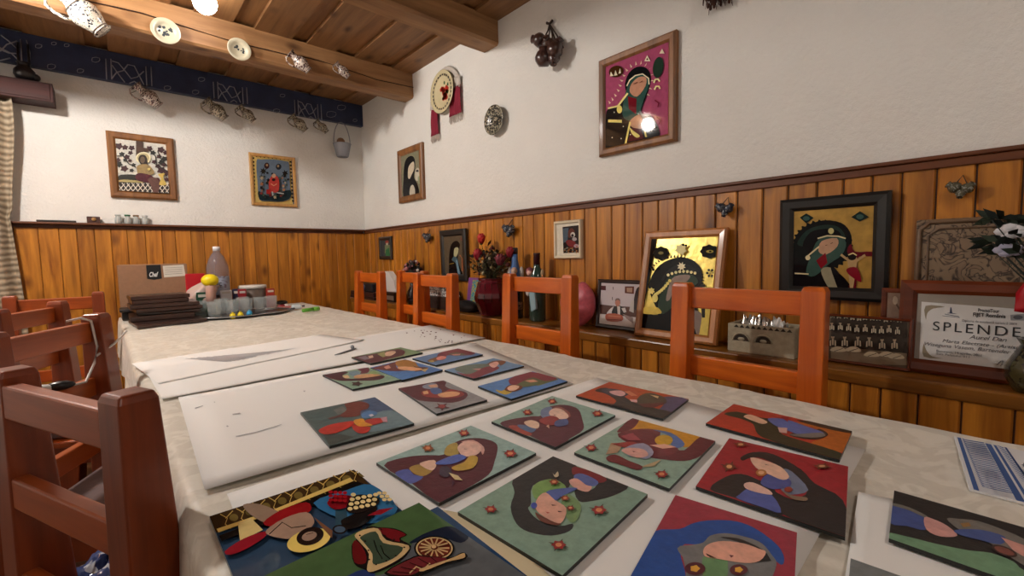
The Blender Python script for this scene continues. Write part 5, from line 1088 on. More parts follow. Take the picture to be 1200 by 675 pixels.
# basket on the far wall
b = on_y(401, 172, 4.0); t = thing('hanging_basket', (b.x, 4.0, b.z-.09), 'small grey woven basket with a tall handle, hanging in the corner', 'basket'); b = t.location
BK = stripes('basket_weave', (116, 116, 122), (168, 168, 172), 60, 'Z', dist=3)
m = MB(); m.lathe([(0, 0), (.045, 0), (.052, .01), (.075, .11), (.078, .115), (.070, .11), (.045, .015), (0, .012)], b, (0, 0, 1), 24); m.build('body', BK, parent=t)
m = MB(); m.tube([(b.x+.073*math.cos(a), 4.0, b.z+.11+.19*math.sin(a)) for a in [PI*k/14 for k in range(15)]], .004, n=6); m.build('handle', paint((140, 140, 144), rough=.7), parent=t)
m = MB(); m.ball((b.x-.01, 4.0, b.z+.125), .042, n=12, sc=(.9, .8, 1)); m.build('brown_egg', paint((120, 84, 56), rough=.8, var=.25, bscale=40), label='brown wooden egg resting in the grey basket', cat='egg')

# ================================================================ ON THE RAIL (far wall)
zr = RZ
m = MB(); m.box((-.327, YB-.058, zr), (-.15, YB-.02, zr+.012)); m.build('flat_black_case', BLACKF, bevel=.003, label='flat black strip lying on the rail of the far wall', cat='case')
m = MB(); m.box((-.100, YB-.056, zr), (-.035, YB-.014, zr+.042)); t = m.build('small_brown_box', paint((66, 34, 26), rough=.5), bevel=.004, label='small dark brown box on the rail of the far wall', cat='box')
m = MB(); m.lathe([(0, 0), (.012, 0), (.012, .006), (0, .006)], (-.066, YB-.056, zr+.024), (0, -1, 0), 12); m.build('knob', paint((160, 120, 70), rough=.4), parent=t)
JG = thinglass('jar_glass', (210, 216, 214), .4)
for (x, col, lid, lb) in [(.055, (150, 150, 140), (190, 190, 186), 'small glass jar on the rail, leftmost of four'), (.103, (206, 206, 200), (40, 96, 60), 'small glass jar with a green lid, on the rail'), (.148, (98, 76, 52), (120, 92, 60), 'small jar of brown powder on the rail'), (.195, (206, 208, 206), (200, 202, 200), 'small jar with a pale lid, rightmost of four on the rail')]:
    t = thing('small_jar', (x, YB-.036, zr), lb, 'jar', 'jars on the rail'); b = t.location
    m = MB(); m.lathe([(0, 0), (.017, 0), (.019, .004), (.019, .038), (.014, .046), (.014, .052), (.012, .052), (.012, .045), (.016, .036), (.016, .004), (0, .003)], b, (0, 0, 1), 18); m.build('glass', JG, parent=t)
    m = MB(); m.lathe([(0, .004), (.0155, .005), (.0155, .030), (0, .031)], b, (0, 0, 1), 16); m.build('contents', paint(col, rough=.8, var=.2), parent=t)
    m = MB(); m.lathe([(0, .052), (.016, .052), (.016, .062), (0, .063)], b, (0, 0, 1), 18); m.build('lid', paint(lid, rough=.4), parent=t)
# ================================================================ ON THE LEDGE
SZ = SHZ
def fv(u, v, x): return on_x(u, v, x)
# burgundy vase with dried flowers
vc = Vector((1.70, on_x(576, 350, 1.70).y, SZ)); BUR = paint((98, 16, 30), rough=.16, coat=.7, var=.25, bscale=14)
t = thing('flower_vase', vc, 'glossy burgundy faceted vase holding dried flowers, on the ledge', 'vase')
m = MB(); m.lathe([(0, 0), (.066, 0), (.070, .006), (.098, .080), (.104, .105), (.100, .135), (.082, .190), (.084, .200), (.076, .206), (.080, .222), (.072, .222), (.068, .20), (.085, .12), (.06, .02), (0, .02)], vc, (0, 0, 1), 14, smooth=False); m.build('body', BUR, parent=t, bevel=.003)
m = MB()
for k in range(14):
    a = 2*PI*k/14; m.tube([vc+Vector((.100*math.cos(a), .100*math.sin(a), .088)), vc+Vector((.1035*math.cos(a), .1035*math.sin(a), .11)), vc+Vector((.082*math.cos(a), .082*math.sin(a), .19))], .0025, n=5)
m.build('rib', paint((70, 8, 20), rough=.2, coat=.6), parent=t)
random.seed(12); top = vc+Vector((0, 0, .2)); m = MB()
DG = [paint(c, rough=.85, var=.25) for c in [(84, 80, 52), (128, 112, 74), (66, 52, 40), (160, 146, 116), (96, 44, 40)]]
for k in range(230):
    a = random.uniform(0, 2*PI); sp = random.uniform(.15, 1.0); h = random.uniform(.05, .20)
    e = top+Vector((.62*sp*.13*math.cos(a), sp*.17*math.sin(a)+.02, h*(1.15-.4*sp))); md_ = top+Vector((.3*sp*.1*math.cos(a), .4*sp*.12*math.sin(a), h*.6))
    m.tube([top+Vector((random.uniform(-.03, .03), random.uniform(-.03, .03), -.02)), md_, e], [.002, .0018, .0008], n=4, mi=random.choice([0, 2]))
    if random.random() < .85:
        mi = random.randrange(5); d = Vector((random.uniform(-1, 1), random.uniform(-1, 1), random.uniform(-.3, 1))).normalized(); q = d.cross(Vector((0, 0, 1))).normalized()*random.uniform(.007, .014); l = random.uniform(.025, .055)
        m.add([e, e+d*l*.5+q, e+d*l, e+d*l*.5-q], [(0, 1, 2, 3), (3, 2, 1, 0)], mi)
    else: m.ball(e, random.uniform(.008, .014), n=7, mi=random.randrange(5))
m.build('dried_bouquet', DG, label='tangled dried leaves and seed heads filling the burgundy vase', cat='dried flowers', kind='stuff')
def rose(px, py, x, r, col, label, col2=None, bud=False):
    c = on_x(px, py, x); t = thing('rose', c, label, 'rose'); mt = paint(col, rough=.6, var=.2)
    m = MB()
    for lay, (rr, n_, hh) in enumerate([(1.0, 5, .9), (.75, 5, 1.1), (.45, 4, 1.25)]):
        for k in range(n_):
            a = 2*PI*k/n_+lay*.7; d = Vector((math.cos(a), math.sin(a), 0)); s_ = Vector((-math.sin(a), math.cos(a), 0)); z = Vector((0, 0, 1))
            m.grid([[c+d*r*rr*(.25+.5*i/3+(.15 if bud else .3)*(i/3)**2)+s_*r*rr*.75*(j-1.5)/1.5*math.sin(.4+2.0*i/3)+z*r*(-.9+hh*1.9*i/3)+d*r*.2*(1-((j-1.5)/1.5)**2) for j in range(4)] for i in range(4)])
    m.build('petals', mt, parent=t, solid=.0012)
    m = MB(); m.ball(c+Vector((0, 0, r*.1)), r*.55, n=8, sc=(1, 1, 1.5)); m.build('heart', paint(col2 or col, rough=.6), parent=t)
    m = MB(); m.tube([c+Vector((0, 0, -r*.7)), c.lerp(top, .5)+Vector((0, .01, .0)), top+Vector((0, 0, -.04))], .002, n=5); m.ball(c+Vector((0, 0, -r*.8)), r*.45, n=7); m.build('stem', paint((52, 70, 38), rough=.7), parent=t)
rose(564, 281, 1.68, .026, (186, 34, 30), 'red and yellow rose standing tallest in the burgundy vase', (226, 196, 80), True)
rose(560, 300, 1.66, .030, (150, 16, 34), 'dark red rose leaning left in the burgundy vase', None, True)
rose(586, 306, 1.63, .028, (110, 30, 44), 'faded maroon rose low in the middle of the vase')
rose(598, 297, 1.68, .026, (142, 20, 36), 'dark red rose leaning right in the burgundy vase', None, True)
# booklet beside the vase
b0 = on_x(554, 361, 1.72); t = thing('booklet', (1.75, b0.y+.02, SZ), 'tall purple and turquoise booklet leaning on the panelling, left of the vase', 'booklet')
Mb = Matrix.Translation((1.735, b0.y+.085, SZ+.001)) @ Matrix(((0, 0, -1, 0), (-1, 0, 0, 0), (0, 1, 0, 0), (0, 0, 0, 1))) @ Matrix.Rotation(-.13, 4, 'X')
m = MB(Mb); m.box((0, 0, 0), (.15, .215, .008)); m.build('cover', paint((128, 70, 140), rough=.35), parent=t, bevel=.003)
m = MB(Mb); m.prism([(.035, .015, .0082), (.14, .015, .0082), (.14, .20, .0082), (.05, .20, .0082)], (0, 0, .001)); m.build('cover_picture', folk('booklet_print', (70, 150, 160), (170, 160, 90), 26, .5), parent=t)
# painted bottles
def bottle(c, prof, mats_, parts, label):
    t = thing('painted_bottle', c, label, 'bottle')
    m = MB(); m.lathe(prof, c, (0, 0, 1), 22); m.build('body', mats_, parent=t)
    for nm, pr, mt in parts:
        m = MB(); m.lathe(pr, c, (0, 0, 1), 22); m.build(nm, mt, parent=t)
    return t
c1 = Vector((1.70, on_x(604, 340, 1.70).y, SZ))
t = bottle(c1, [(0, 0), (.040, 0), (.043, .01), (.043, .20), (.036, .235), (.028, .262), (.016, .33), (.016, .385), (0, .385)], paint((26, 26, 34), rough=.12, coat=.5),
       [('neck_wrap', [(.0372, .232), (.029, .262), (.0175, .33), (.0175, .362), (.017, .362), (.016, .33)], paint((70, 110, 168), rough=.3)), ('cap', [(.018, .362), (.0185, .39), (.017, .398), (0, .398)], paint((30, 34, 52), rough=.3))], 'tall dark bottle with a blue neck and a painted bearded figure, on the ledge')
m = MB(); 
m.ball(c1+Vector((-.024, -.018, .268)), .019, n=10, sc=(1, 1, 1.15))
m.build('figure_face', paint((206, 166, 140), rough=.5), parent=t)
m = MB(); m.ball(c1+Vector((-.016, .026, .255)), .02, n=8, sc=(.7, .7, 1.9)); m.ball(c1+Vector((.018, -.034, .255)), .02, n=8, sc=(.7, .7, 1.9)); m.ball(c1+Vector((-.032, -.022, .245)), .017, n=8, sc=(1, 1, .9)); m.build('figure_beard', paint((196, 190, 184), rough=.7), parent=t)
m = MB(); m.lathe([(.0435, .05), (.0455, .055), (.0455, .09), (.0435, .095)], c1, (0, 0, 1), 22); m.build('painted_band', folk('bottle_band', (120, 88, 70), (40, 34, 40), 60, .5), parent=t)
c2 = Vector((1.70, on_x(628, 340, 1.70).y, SZ)); c2.y -= .01
t = bottle(c2, [(0, 0), (.040, 0), (.044, .01), (.044, .215), (.036, .26), (.020, .288), (.016, .31), (.016, .35), (0, .35)], paint((40, 66, 58), rough=.12, coat=.5),
       [('neck_foil', [(.0172, .290), (.0175, .355), (.0185, .357), (.0185, .366), (0, .366)], paint((50, 14, 26), rough=.3))], 'green bottle with a dark red neck and a painted couple, on the ledge')
m = MB(); m.ball(c2+Vector((-.034, .020, .262)), .019, n=10); m.build('figure_face', paint((216, 170, 156), rough=.5), parent=t)
m = MB(); m.ball(c2+Vector((-.030, .024, .270)), .023, n=10, sc=(.9, 1.05, .9)); m.build('figure_scarf', paint((120, 60, 70), rough=.6), parent=t)
m = MB(); m.add([c2+Vector((-.046, y, z)) for y, z in [(.020, .17), (-.022, .175), (-.034, .07), (.004, .05)]]+[c2+Vector((-.030, y, z)) for y, z in [(.020, .17), (-.022, .175), (-.034, .07), (.004, .05)]], [(0, 1, 2, 3), (7, 6, 5, 4), (0, 4, 5, 1), (1, 5, 6, 2), (2, 6, 7, 3), (3, 7, 4, 0)]); m.build('figure_skirt', paint((140, 168, 176), rough=.6), parent=t, bevel=.004)
m = MB(); m.ball(c2+Vector((-.038, .030, .165)), .024, n=8, sc=(.6, .8, 1.3)); m.build('figure_blouse', paint((214, 210, 208), rough=.6), parent=t)
m = MB(); m.ball(c2+Vector((-.0, -.042, .256)), .016, n=8, sc=(.7, .7, 1.6)); m.build('painted_leaf', paint((168, 140, 104), rough=.6), parent=t)
# pink heart
hc = on_x(677, 358, 1.72); hc.z = SZ; m = MB(); rows = []
for i in range(25):
    ph = PI*i/24; row = []
    for k in range(41):
        a = 2*PI*k/40
        r = (1-.18*abs(math.cos(a/1.0+PI/2))**6) ; yy_ = .105*math.sin(ph)*math.cos(a)*r; zz = .115*math.sin(ph)*math.sin(a)*(1 if math.sin(a) < 0 else 1.08-.46*math.exp(-((a-PI/2)/.22)**2))
        yy_ *= (1 if math.sin(a) > 0 else 1-.25*abs(math.sin(a))**2)
        row.append((hc.x-.052*math.cos(ph)*(1+.10*math.cos(7*a)), hc.y+yy_, hc.z+.108+zz))
    rows.append(row)
m.grid(rows); m.build('heart_cushion', paint((196, 92, 104), rough=.45, var=.15, bump=.3), label='puffy pink heart-shaped cushion on the ledge, behind the chair with the bottles', cat='cushion', origin=(hc.x, hc.y, SZ))
# stone box with two carved eyes
x0 = 1.635; ya, yb = .675, .462; zt = SZ+.10
t = thing('stone_box', (x0+.06, (ya+yb)/2, SZ), 'pale grey carved stone box with two half-round eye niches, on the ledge', 'box')
STN = paint((168, 158, 134), rough=.85, var=.12, bump=.5, bscale=70)
m = MB(); m.box((x0, yb, SZ), (x0+.012, ya, zt)); m.box((x0+.11, yb, SZ), (x0+.122, ya, zt)); m.box((x0+.012, yb, SZ), (x0+.11, yb+.012, zt)); m.box((x0+.012, ya-.012, SZ), (x0+.11, ya, zt)); m.box((x0+.012, yb+.012, SZ), (x0+.11, ya-.012, SZ+.075))
m.build('body', STN, parent=t, bevel=.003)
DKN = paint((50, 42, 34), rough=.9)
m = MB()
for k in range(10):
    y = ya-.022-k*.0185
    m.prism([(x0-.0012, y, zt-.012), (x0-.0012, y-.0165, zt-.012), (x0-.0012, y-.0083, zt-.002)], (.004, 0, 0))
m.build('zigzag_border', DKN, parent=t)
for yc in (.628, .556):
    m = MB(); m.prism([(x0-.0012, yc+.024*math.cos(a), SZ+.042+.022*math.sin(a)) for a in [PI*k/10 for k in range(11)]], (.003, 0, 0)); m.build('eye_niche', DKN, parent=t)
    m = MB(); m.ball((x0-.0005, yc, SZ+.048), .010, n=8, sc=(.3, 1.3, .7)); m.build('eye_ball', STN, parent=t)
    m = MB(); m.tube([(x0-.002, yc+.027*math.cos(a), SZ+.042+.026*math.sin(a)) for a in [PI*k/10 for k in range(11)]], .0025, n=5); m.build('eyelid', STN, parent=t)
random.seed(6)
FO = paint((190, 186, 180), rough=.25, metal=.7); t = thing('foil_wrapper', (x0+.06, .60, zt-.02), 'crumpled silvery wrappers lying in the stone box', 'wrapper')
for k, (y, h, c) in enumerate([(.625, .03, FO), (.60, .036, FO), (.575, .028, FO), (.612, .022, paint((50, 34, 30), rough=.3)), (.556, .022, FO), (.525, .030, paint((226, 224, 220), rough=.4))]):
    m = MB(); n_ = 7; P_ = [[(x0+.02+.07*i/n_+random.uniform(-.004, .004), y-.02+.04*j/n_, zt-.018+h*(1+random.uniform(-.7, .7))*math.sin(PI*i/n_)) for j in range(n_+1)] for i in range(n_+1)]
    m.grid(P_, smooth=False); m.build('crumpled_sheet', c, parent=t, solid=.0008)
# things at the far end of the ledge
def crate(name, u0, v0, u1, v1, x, d, col, label, cat, parts=None, z=None, rough=.4):
    a = on_x(u0, v0, x); b_ = on_x(u1, v1, x); z = SZ if z is None else z
    m = MB(); m.box((x, min(a.y, b_.y), z), (x+d, max(a.y, b_.y), max(a.z, b_.z))); o = m.build(name, col if not isinstance(col, tuple) else paint(col, rough=rough), bevel=.004, label=label, cat=cat); return o, a, b_
o, a, b_ = crate('stacked_book', 404, 349, 421, 353, 1.62, .13, (160, 120, 110), 'pale pink-edged book lying lowest at the far end of the ledge', 'book'); zz = a.z
m = MB(); m.box((1.625, a.y-.62, zz+.001), (1.755, a.y-.05, zz+.035)); m.build('stacked_book', paint((46, 26, 24), rough=.4), bevel=.003, label='dark brown book, second from the bottom at the far end of the ledge', cat='book')
m = MB(); m.box((1.63, a.y-.60, zz+.036), (1.75, a.y-.10, zz+.075)); m.build('stacked_book', paint((58, 30, 28), rough=.4), bevel=.003, label='dark red-brown book on top of the far stack', cat='book')
m = MB(); m.box((1.64, a.y-.55, zz+.076), (1.74, a.y-.22, zz+.15)); q = m.build('camera_case', paint((26, 28, 34), rough=.5), bevel=.01, label='black case on top of the far stack of books', cat='case')
m = MB(); m.lathe([(.022, 0), (.026, .004), (.022, .008), (0, .006)], (1.64, a.y-.40, zz+.115), (-1, 0, 0), 16); m.build('round_badge', paint((60, 70, 96), rough=.3), parent=q)
yA = on_x(449, 352, 1.66).y; yB_ = on_x(462, 352, 1.66).y
m = MB(); m.box((1.66, yB_, SZ), (1.76, yA, SZ+.075)); q = m.build('dark_box', paint((48, 36, 32), rough=.5), bevel=.004, label='dark box on the ledge between the far chairs', cat='box')
m = MB(); m.box((1.6585, yB_+.01, SZ+.015), (1.66, yA-.02, SZ+.05)); m.build('pale_label', paint((180, 172, 160), rough=.6), parent=q)
pa = [on_x(u, v, 1.69) for u, v in [(449, 318), (454, 318), (461, 328)]]+[Vector((1.69, yB_+.02, SZ+.077)), Vector((1.69, yA-.01, SZ+.077))]
m = MB(); m.prism([p for p in pa], (.05, 0, -.0)); q = m.build('paper_hat', paint((224, 222, 218), rough=.7), label='white folded paper shape standing on the dark box', cat='paper')
# flowers in a dark vase
fc = Vector((1.70, on_x(484, 330, 1.70).y, SZ)); t = thing('dark_vase', fc, 'dark slim vase with a round bunch of white and burgundy flowers', 'vase')
m = MB(); m.lathe([(0, 0), (.04, 0), (.05, .05), (.045, .10), (.022, .14), (.026, .16), (.02, .16), (0, .12)], fc, (0, 0, 1), 16); m.build('body', paint((22, 24, 30), rough=.2, coat=.5), parent=t)
random.seed(14); m = MB(); FL = [paint((206, 196, 190), rough=.7), paint((66, 26, 34), rough=.7), paint((36, 36, 30), rough=.8), paint((190, 120, 120), rough=.7)]
cc = fc+Vector((0, 0, .25))
for k in range(70):
    d = Vector((random.gauss(0, 1), random.gauss(0, 1), random.gauss(0, 1))).normalized(); p = cc+Vector((d.x*.06, d.y*.085, d.z*.075))
    m.ball(p, random.uniform(.010, .018), n=6, mi=random.choice([0, 1, 1, 2, 2, 2, 3]))
m.ball(cc, .055, n=8, mi=2); m.tube([fc+Vector((0, 0, .1)), cc], .01, n=6, mi=2)
m.build('posy', FL, label='round posy of small white and burgundy flowers in the dark vase', cat='flowers', kind='stuff')
# black chest with patterned boxes on it
PB = folk('patterned_box', (210, 208, 204), (70, 70, 74), 34, .5, rough=.5)
ya2 = on_x(494, 350, 1.64).y; yb2 = on_x(524, 350, 1.64).y
m = MB(); m.box((1.64, yb2, SZ), (1.76, ya2, SZ+.085)); q = m.build('dark_chest', paint((46, 34, 30), rough=.45), bevel=.005, label='dark brown chest on the ledge behind the third chair', cat='chest')
m = MB(); m.box((1.638, yb2+.12, SZ+.03), (1.642, yb2+.16, SZ+.055)); m.box((1.638, yb2, SZ+.062), (1.642, ya2, SZ+.066)); m.build('clasp', paint((30, 24, 22), rough=.3), parent=q)
m = MB(); m.box((1.65, yb2+.02, SZ+.086), (1.75, ya2-.05, SZ+.125)); m.build('patterned_box', PB, bevel=.002, label='black and white patterned box, the lower one on the dark chest', cat='box')
m = MB(); m.box((1.66, yb2+.07, SZ+.126), (1.74, ya2+.02, SZ+.215)); m.build('patterned_box', PB, bevel=.002, label='grey and white patterned box, the upper one on the dark chest', cat='box')
# black pouch and white mug
yp = on_x(543, 355, 1.67).y
m = MB(); rows = [[(1.69-.055*math.cos(ph), yp+.10*math.sin(ph)*math.cos(a) if False else yp+.115*math.cos(a)*math.sin(ph), max(SZ, SZ+.03+.045*math.sin(ph)*math.sin(a))) for a in [2*PI*k/28 for k in range(29)]] for ph in [PI*i/14 for i in range(15)]]
m.grid(rows); m.build('black_pouch', paint((24, 24, 28), rough=.5, bump=.3), label='soft black pouch on the ledge, left of the booklet', cat='pouch', origin=(1.69, yp, SZ))
mc = Vector((1.755, on_x(535, 345, 1.755).y+.01, SZ)); t = thing('white_mug', mc, 'white mug half hidden behind the black pouch', 'mug')
m = MB(); m.lathe([(0, 0), (.03, 0), (.033, .005), (.033, .115), (.030, .115), (.029, .01), (0, .01)], mc, (0, 0, 1), 20); m.build('body', paint((40, 36, 38), rough=.2, coat=.5), parent=t)
m = MB(); m.tube([mc+Vector((-.006, -.030-.022*math.sin(a), .070+.03*math.cos(a))) for a in [PI*k/8 for k in range(9)]], .005, n=8); m.build('handle', paint((222, 220, 214), rough=.2, coat=.5), parent=t)
# flowers, red cloth and pot at the right edge
random.seed(19); q0 = Vector((1.655, -.055, SZ))
t = thing('olive_pot', q0, 'dark olive ceramic pot cut by the right edge of the picture', 'pot')
m = MB(); m.lathe([(0, 0), (.045, 0), (.06, .03), (.062, .06), (.045, .095), (.036, .115), (.044, .13), (.036, .13), (.03, .1), (0, .09)], q0, (0, 0, 1), 20); m.build('body', folk('olive_glaze', (66, 62, 36), (30, 28, 22), 30, .5), parent=t)
LEAF = [paint((52, 66, 50), rough=.7), paint((34, 44, 38), rough=.7), paint((196, 196, 210), rough=.6), paint((206, 204, 206), rough=.6)]
m = MB(); s0 = q0+Vector((0, 0, .11)); tip = on_x(1196, 280, 1.60)
for k in range(34):
    e = tip+Vector((random.uniform(-.04, .04), random.uniform(-.09, .05), random.uniform(-.04, .06)))
    m.tube([s0, s0.lerp(e, .5)+Vector((0, -.03, .02)), e], [.003, .002, .001], n=4, mi=1)
    for j in range(2):
        d = Vector((random.uniform(-1, .4), random.uniform(-.4, 1), random.uniform(-.4, .6))).normalized(); w = d.cross(Vector((1, .2, .1))).normalized()*.008; l = random.uniform(.03, .055)
        m.add([e, e+d*l*.45+w, e+d*l, e+d*l*.45-w], [(0, 1, 2, 3), (3, 2, 1, 0)], random.choice([0, 1]))
m.build('leafy_sprigs', LEAF, label='dark green leafy sprigs at the right edge above the certificate', cat='leaves', kind='stuff')
for (u, v, r, sc, col, lb) in [(1187, 271, .017, (1, 1.6, .8), (214, 212, 216), 'white fabric blossom at the right edge, the upper one'), (1182, 293, .015, (1, 1.5, .9), (176, 174, 196), 'pale lilac blossom at the right edge, the lower one')]:
    c = on_x(u, v, 1.585); t = thing('artificial_blossom', c, lb, 'flower')
    m = MB()
    for k in range(5):
        a = 2*PI*k/5; m.ball(c+Vector((-.004, .6*r*math.cos(a)*sc[1], .55*r*math.sin(a))), r*.75, n=8, sc=(.6, 1.2, .8))
    m.build('petals', paint(col, rough=.6), parent=t)
    m = MB(); m.tube([c, c.lerp(s0, .5)+Vector((.0, -.03, .02)), s0], .0018, n=5); m.build('stem', paint((44, 56, 40), rough=.7), parent=t)
rc = [on_x(u, v, 1.60) for u, v in [(1189, 365), (1190, 338), (1196, 322), (1215, 320), (1215, 366)]]
m = MB(); rows = [[Vector((1.60+.006*math.sin(j*1.9+i*.3), rc[0].y-.10*j/9*(1-.15*i/8)-.0, rc[0].z+(rc[2].z-rc[0].z+.01*math.sin(j))*i/8+(-.002*j))) for j in range(10)] for i in range(9)]
for i, r_ in enumerate(rows):
    for j, p in enumerate(r_): p.y -= .02*max(0, i-4)/4*(1-j/9)
m.grid(rows); q = m.build('red_ribbon', paint((170, 16, 30), rough=.4), solid=.003, label='bright red ribbon hanging at the right edge in front of the certificate', cat='ribbon')
m = MB(); m.tube([rows[8][4]+Vector((0, 0, -.01)), rows[8][4]+Vector((.01, -.02, .05)), s0+Vector((0, -.02, .1))], .003, n=5); m.build('ribbon_tie', paint((150, 14, 26), rough=.4), parent=q)

# ================================================================ ON THE FAR END OF THE TABLE
T0 = TZ+.004
# cardboard box
bx = on_y(137, 311, 3.80); bxr = on_y(219, 310, 3.80); zt_ = bx.z
t = thing('cardboard_box', ((bx.x+bxr.x)/2, 3.86, T0), 'brown cardboard box with a black label, standing behind the dark frames on the table', 'box'); CB = paint((150, 112, 84), rough=.75, var=.06)
m = MB(); m.box((bx.x, 3.80, T0), (bxr.x, 3.91, zt_)); m.build('carton', CB, parent=t, bevel=.002)
m = MB(); m.box((bx.x+.01, 3.802, zt_), (bxr.x-.005, 3.85, zt_+.004)); m.build('flap', paint((168, 130, 100), rough=.75), parent=t)
BX = (120, 295, 7.107); BP = lambda u, v, dy=0: on_y(BX[0]+u/BX[2], BX[1]+v/BX[2], 3.7995-dy)
m = MB(); m.prism([BP(363, 112), BP(373, 225), BP(430, 234), BP(495, 222), BP(484, 108)], (0, -.001, 0)); bl = m.build('black_label', paint((26, 26, 28), rough=.4), parent=t)
m = MB(); m.prism([BP(502, 118), BP(514, 214), BP(692, 200), BP(676, 108)], (0, -.001, 0)); m.build('white_label', paint((214, 208, 196), rough=.6), parent=t)
M_t = Matrix.Translation((0, 3.7978, 0)) @ Matrix(((1, 0, 0, 0), (0, 0, -1, 0), (0, 1, 0, 0), (0, 0, 0, 1)))
text('Chef', 392, 208, .042, t, M_t, 0, 'lettering', paint((226, 224, 220), rough=.5), BX, (468, 204), shear=.3, bold=.03)
m = MB(); random.seed(2)
for k in range(4): p = BP(520, 135+k*18, .0012); q_ = BP(665, 128+k*17, .0012); m.tube([p, q_], .0012, n=4)
m.build('printed_line', paint((140, 136, 128), rough=.7), parent=t)
# stack of dark frames
def slab(pts, z0, z1, label, name='dark_wood_board', mt=None):
    P_ = [Vector((x, y, z0)) for x, y in pts]; m = MB(); c = sum(P_, Vector())/4
    m.prism(P_, (0, 0, z1-z0)); o = m.build(name, mt or DARKB, bevel=.003, label=label, cat='wooden board', group='stack of dark wooden boards')
    m = MB(); ins = [c.lerp(p, .82) for p in P_]; m.prism([Vector((p.x, p.y, z1-.0005)) for p in ins], (0, 0, .0015)); m.build('inset_panel', paint((40, 24, 20), rough=.3, coat=.3), parent=o)
    return o
def pz(u, v, z): p = on_z(u, v, z); return (p.x, p.y)
z = T0
def rot_rect(cx, cy, w, h, a): ca, sa = math.cos(a), math.sin(a); return [(cx+x*ca-y*sa, cy+x*sa+y*ca) for x, y in [(-w/2, -h/2), (w/2, -h/2), (w/2, h/2), (-w/2, h/2)]]
slab([(.084, 3.12), (.405, 3.18), (.38, 3.50), (.055, 3.45)], T0, T0+.017, 'lowest dark wooden board of the stack, sticking out in front')
slab([(.06, 3.30), (.36, 3.30), (.37, 3.60), (.06, 3.60)], T0+.019, T0+.048, 'thick dark board second from the bottom of the stack')
slab(rot_rect(.25, 3.47, .30, .28, -.05), T0+.050, T0+.066, 'dark board third from the bottom of the stack')
slab(rot_rect(.235, 3.44, .32, .26, .10), T0+.068, T0+.087, 'dark board in the middle of the stack, turned a little')
slab(rot_rect(.225, 3.47, .33, .26, .03), T0+.089, T0+.110, 'dark board third from the top of the stack')
slab(rot_rect(.205, 3.50, .27, .24, .05), T0+.112, T0+.134, 'dark board second from the top of the stack')
slab(rot_rect(.205, 3.50, .28, .24, .06), T0+.136, T0+.158, 'topmost dark board of the stack')
pp_ = on_z(131, 360, TZ+.04); 
m = MB(); m.box((-.0+.03, 3.63, T0), (.10, 3.76, T0+.05)); m.build('black_box', paint((26, 26, 28), rough=.4), bevel=.006, label='black box at the left corner of the far table end', cat='box')
m = MB(); m.box((.02, 3.60, T0+.051), (.11, 3.78, T0+.072)); m.build('black_tray', paint((34, 34, 36), rough=.35), bevel=.008, label='flat black tray lying on the black box', cat='tray')
# oval tray with tumblers
tc_ = Vector((.60, 3.40, T0)); t = thing('oval_tray', tc_, 'oval black tray with a silver rim carrying glass tumblers', 'tray')
def oval(rx, ry, z, n=48): return [tc_+Vector((rx*math.cos(2*PI*k/n), ry*math.sin(2*PI*k/n), z)) for k in range(n)]
m = MB(); m.grid([oval(.01, .01, .003)+[oval(.01, .01, .003)[0]], oval(.29, .20, .003)+[oval(.29, .20, .003)[0]], oval(.315, .225, .012)+[oval(.315, .225, .012)[0]], oval(.32, .23, .011)+[oval(.32, .23, .011)[0]], oval(.30, .21, .0)+[oval(.30, .21, .0)[0]], oval(.01, .01, .0)+[oval(.01, .01, .0)[0]]]); m.build('dish', paint((34, 32, 32), rough=.3, coat=.4), parent=t)
m = MB(); m.tube(oval(.318, .228, .0125), .003, n=6, closed=True); m.build('rim', paint((176, 176, 178), rough=.25, metal=.8), parent=t)
GL = thinglass('tumbler_glass')
proto_g = None
def tumbler(x, y, label):
    global proto_g
    if proto_g is None:
        t = thing('glass_tumbler', (0, 0, 0), label, 'glass', 'cut glass tumblers on the tray')
        m = MB(); n = 20; rows = []
        for (r, h, f) in [(.0, 0, 0), (.030, 0, 0), (.032, .004, 0), (.037, .05, .0022), (.039, .075, .0022), (.041, .10, 0), (.0395, .10, 0), (.037, .06, 0), (.031, .016, 0), (0, .014, 0)]:
            rows.append([((r-(f if k % 2 else 0))*math.cos(2*PI*k/n), (r-(f if k % 2 else 0))*math.sin(2*PI*k/n), h) for k in range(n+1)])
        m.grid(rows); m.build('tumbler_body', GL, parent=t); proto_g = t; o = t
    else: o = copy_tree(proto_g)
    o.location = (x, y, T0+.0045); o['label'] = label; return o
for (x, y, lb) in [(.462, 3.31, 'front left cut glass tumbler on the oval tray'), (.562, 3.35, 'cut glass tumbler on the tray, second from the left in front'), (.650, 3.38, 'cut glass tumbler on the tray, third from the left in front'), (.740, 3.42, 'cut glass tumbler on the tray, fourth from the left'), (.822, 3.47, 'rightmost cut glass tumbler on the oval tray'), (.40, 3.42, 'cut glass tumbler at the left end of the tray, behind the front ones'), (.53, 3.50, 'cut glass tumbler in the back row behind the left ones'), (.66, 3.53, 'cut glass tumbler in the back row, in the middle of the tray')]:
    tumbler(x, y, lb)
def cap(u, v, col, label, s=1.0):
    p = on_z(u, v, T0+.006); t = thing('paint_pot', (p.x, p.y, T0+.013), label, 'paint pot'); c = t.location
    m = MB(); m.lathe([(0, -.013), (.016*s, -.013), (.018*s, .004), (.012*s, .018), (0, .018)], c, (0, 0, 1), 14); m.build('body', paint(col, rough=.35), parent=t)
    m = MB(); m.lathe([(0, .017), (.008*s, .017), (.007*s, .026), (0, .026)], c, (0, 0, 1), 12); m.build('tip', paint(tuple(int(v_*.8) for v_ in col), rough=.35), parent=t)
